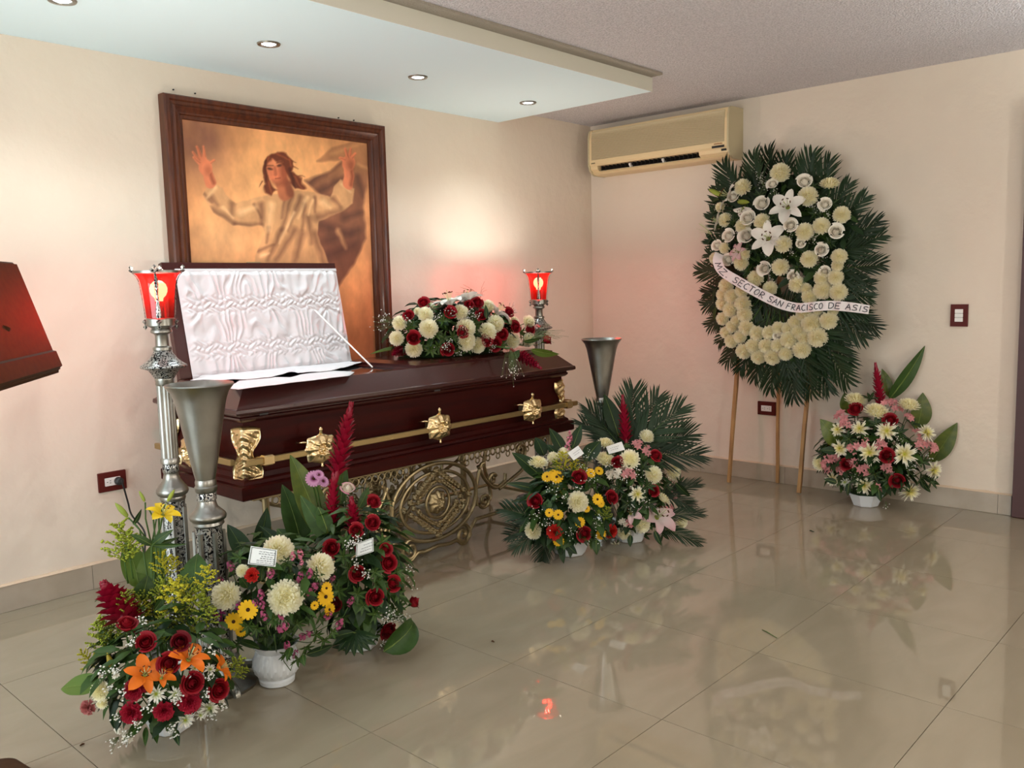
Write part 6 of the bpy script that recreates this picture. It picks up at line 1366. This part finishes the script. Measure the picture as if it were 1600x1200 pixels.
# ribbon with hand lettering
RP = [(1124, 396), (1121, 408), (1129, 424), (1152, 439), (1180, 455), (1203, 467), (1225, 476.5), (1249, 481), (1278, 478.5), (1302, 477.5), (1330, 480), (1358, 484)]
RW = [14, 15, 15, 16, 16, 16, 15.5, 15, 15, 15, 15, 14]
RO = [.16, .20, .22, .22, .215, .20, .19, .185, .18, .165, .145, .12]
pts = smooth([(x, y, w, o_) for (x, y), w, o_ in zip(RP, RW, RO)], 10)
NR = len(pts); cum = [0]
for i in range(1, NR): cum.append(cum[-1]+math.hypot(pts[i][0]-pts[i-1][0], pts[i][1]-pts[i-1][1]))
def rib(sv, tv, h=0):
    """point on the ribbon: sv along (photo-scale length), tv -.5..5 across, h lift"""
    i = 0
    while i < NR-2 and cum[i+1] < sv: i += 1
    f = (sv-cum[i])/max(1e-6, cum[i+1]-cum[i]); x, y, w, o_ = [a+(b-a)*f for a, b in zip(pts[i], pts[i+1])]
    j0, j1 = max(0, i-3), min(NR-1, i+4); dx, dy = pts[j1][0]-pts[j0][0], pts[j1][1]-pts[j0][1]; l = math.hypot(dx, dy); nx, ny = -dy/l, dx/l
    P, n = wplane(x+nx*w*tv, y+ny*w*tv, o_+h+.006*math.sin(sv*.11)+.004*math.sin(sv*.31+tv)); return P-H.o
mb = MB(); nu = 120
mb.grid(lambda u, v: rib(u*cum[-1], v-.5), nu, 4); rb = part('ribbon', mb, C_['ribbon'], H.e, True, None, label='white satin ribbon with hand lettered words')
GL = {'M': [[(0, 1), (.12, 0), (.5, .75), (.85, 0), (1, 1)]], 'Z': [[(0, 0), (1, 0), (0, 1), (1, 1)]], '.': [[(.2, .92), (.55, .92)]], 'S': [[(.95, .12), (.55, 0), (.1, .15), (.2, .42), (.8, .58), (.9, .85), (.45, 1), (0, .9)]],
      'E': [[(.95, 0), (.1, 0), (.05, 1), (.95, 1)], [(.1, .5), (.75, .5)]], 'C': [[(.95, .1), (.5, 0), (.08, .35), (.1, .75), (.5, 1), (1, .9)]], 'T': [[(0, 0), (1, 0)], [(.5, 0), (.45, 1)]],
      'O': [[(.5, 0), (.1, .25), (.05, .7), (.4, 1), (.85, .85), (.98, .4), (.75, .05), (.5, 0)]], 'R': [[(.05, 1), (.1, 0), (.7, .05), (.85, .3), (.6, .5), (.1, .52), (.95, 1)]], 'A': [[(0, 1), (.5, 0), (1, 1)], [(.2, .62), (.82, .62)]],
      'N': [[(0, 1), (.08, 0), (.9, 1), (1, 0)]], 'F': [[(1, 0), (.1, 0), (0, 1)], [(.08, .48), (.75, .48)]], 'I': [[(.5, 0), (.5, 1)]], 'D': [[(.05, 0), (.05, 1), (.6, .95), (.98, .6), (.9, .2), (.5, 0), (.05, 0)]]}
def strokes(word, s0, s1, t0=-.30, t1=.30):
    adv = [.45 if ch in 'I.' else 1 for ch in word]; tot = sum(adv)+.28*(len(word)-1); k = (s1-s0)/tot; x = s0
    for ch, a in zip(word, adv):
        for st_ in GL[ch]:
            P = []
            for i in range(len(st_)-1):
                for q in range(4): f = q/4; P.append((st_[i][0]*(1-f)+st_[i+1][0]*f, st_[i][1]*(1-f)+st_[i+1][1]*f))
            P.append(st_[-1]); lm.tube([rib(x+p[0]*k*a+(.5-p[1])*1.2, t0+(t1-t0)*p[1], .0016) for p in P], .0023, 4)
        x += k*(a+.28)
def sat(px):  # ribbon length at photo column px (after the fold)
    b = min(range(14, NR), key=lambda i: abs(pts[i][0]-px)); return cum[b]
lm = MB()
strokes('MZ.', cum[12], sat(1139)); strokes('SECTOR', sat(1146), sat(1194)); strokes('SAN', sat(1200), sat(1222)); strokes('FRACISCO', sat(1229), sat(1286)); strokes('DE', sat(1295), sat(1314)); strokes('ASIS', sat(1321), sat(1356))
o = part('lettering', lm, C_['ink'], H.e, True, None); o.parent = rb
H.done()
# ---- bits fallen on the floor
def bit(name, label, px0, px1, r, m):
    a, b = on(*px0, 2, r), on(*px1, 2, r); c = (a+b)/2; o = part(name, MB().tube([a-c, (a-c)*.3+Vector((.003, .002, .001)), b-c], [r*.7, r, r*.6], 5), m, None, True, None); o.location = c; o['label'] = label; o['category'] = 'plant debris'
bit('plant_twig', 'thin bare stem lying on the shiny floor left of the large wreath reflection', (1191, 984), (1214, 997), .002, C_['stem'])
bit('leaf_scrap', 'small dark leaf scrap on the floor in front of the wreath sticks', (1265, 829), (1272, 831), .003, C_['dleaf'])
bit('petal_scrap', 'tiny brown scrap on the floor at the front left of the orange lilies', (125, 1165), (132, 1162), .003, C_['brown'])
bit('dry_scrap', 'dark crumb on the floor between the flowers and the tile crossing', (768, 1002), (772, 1003), .003, C_['brown'])
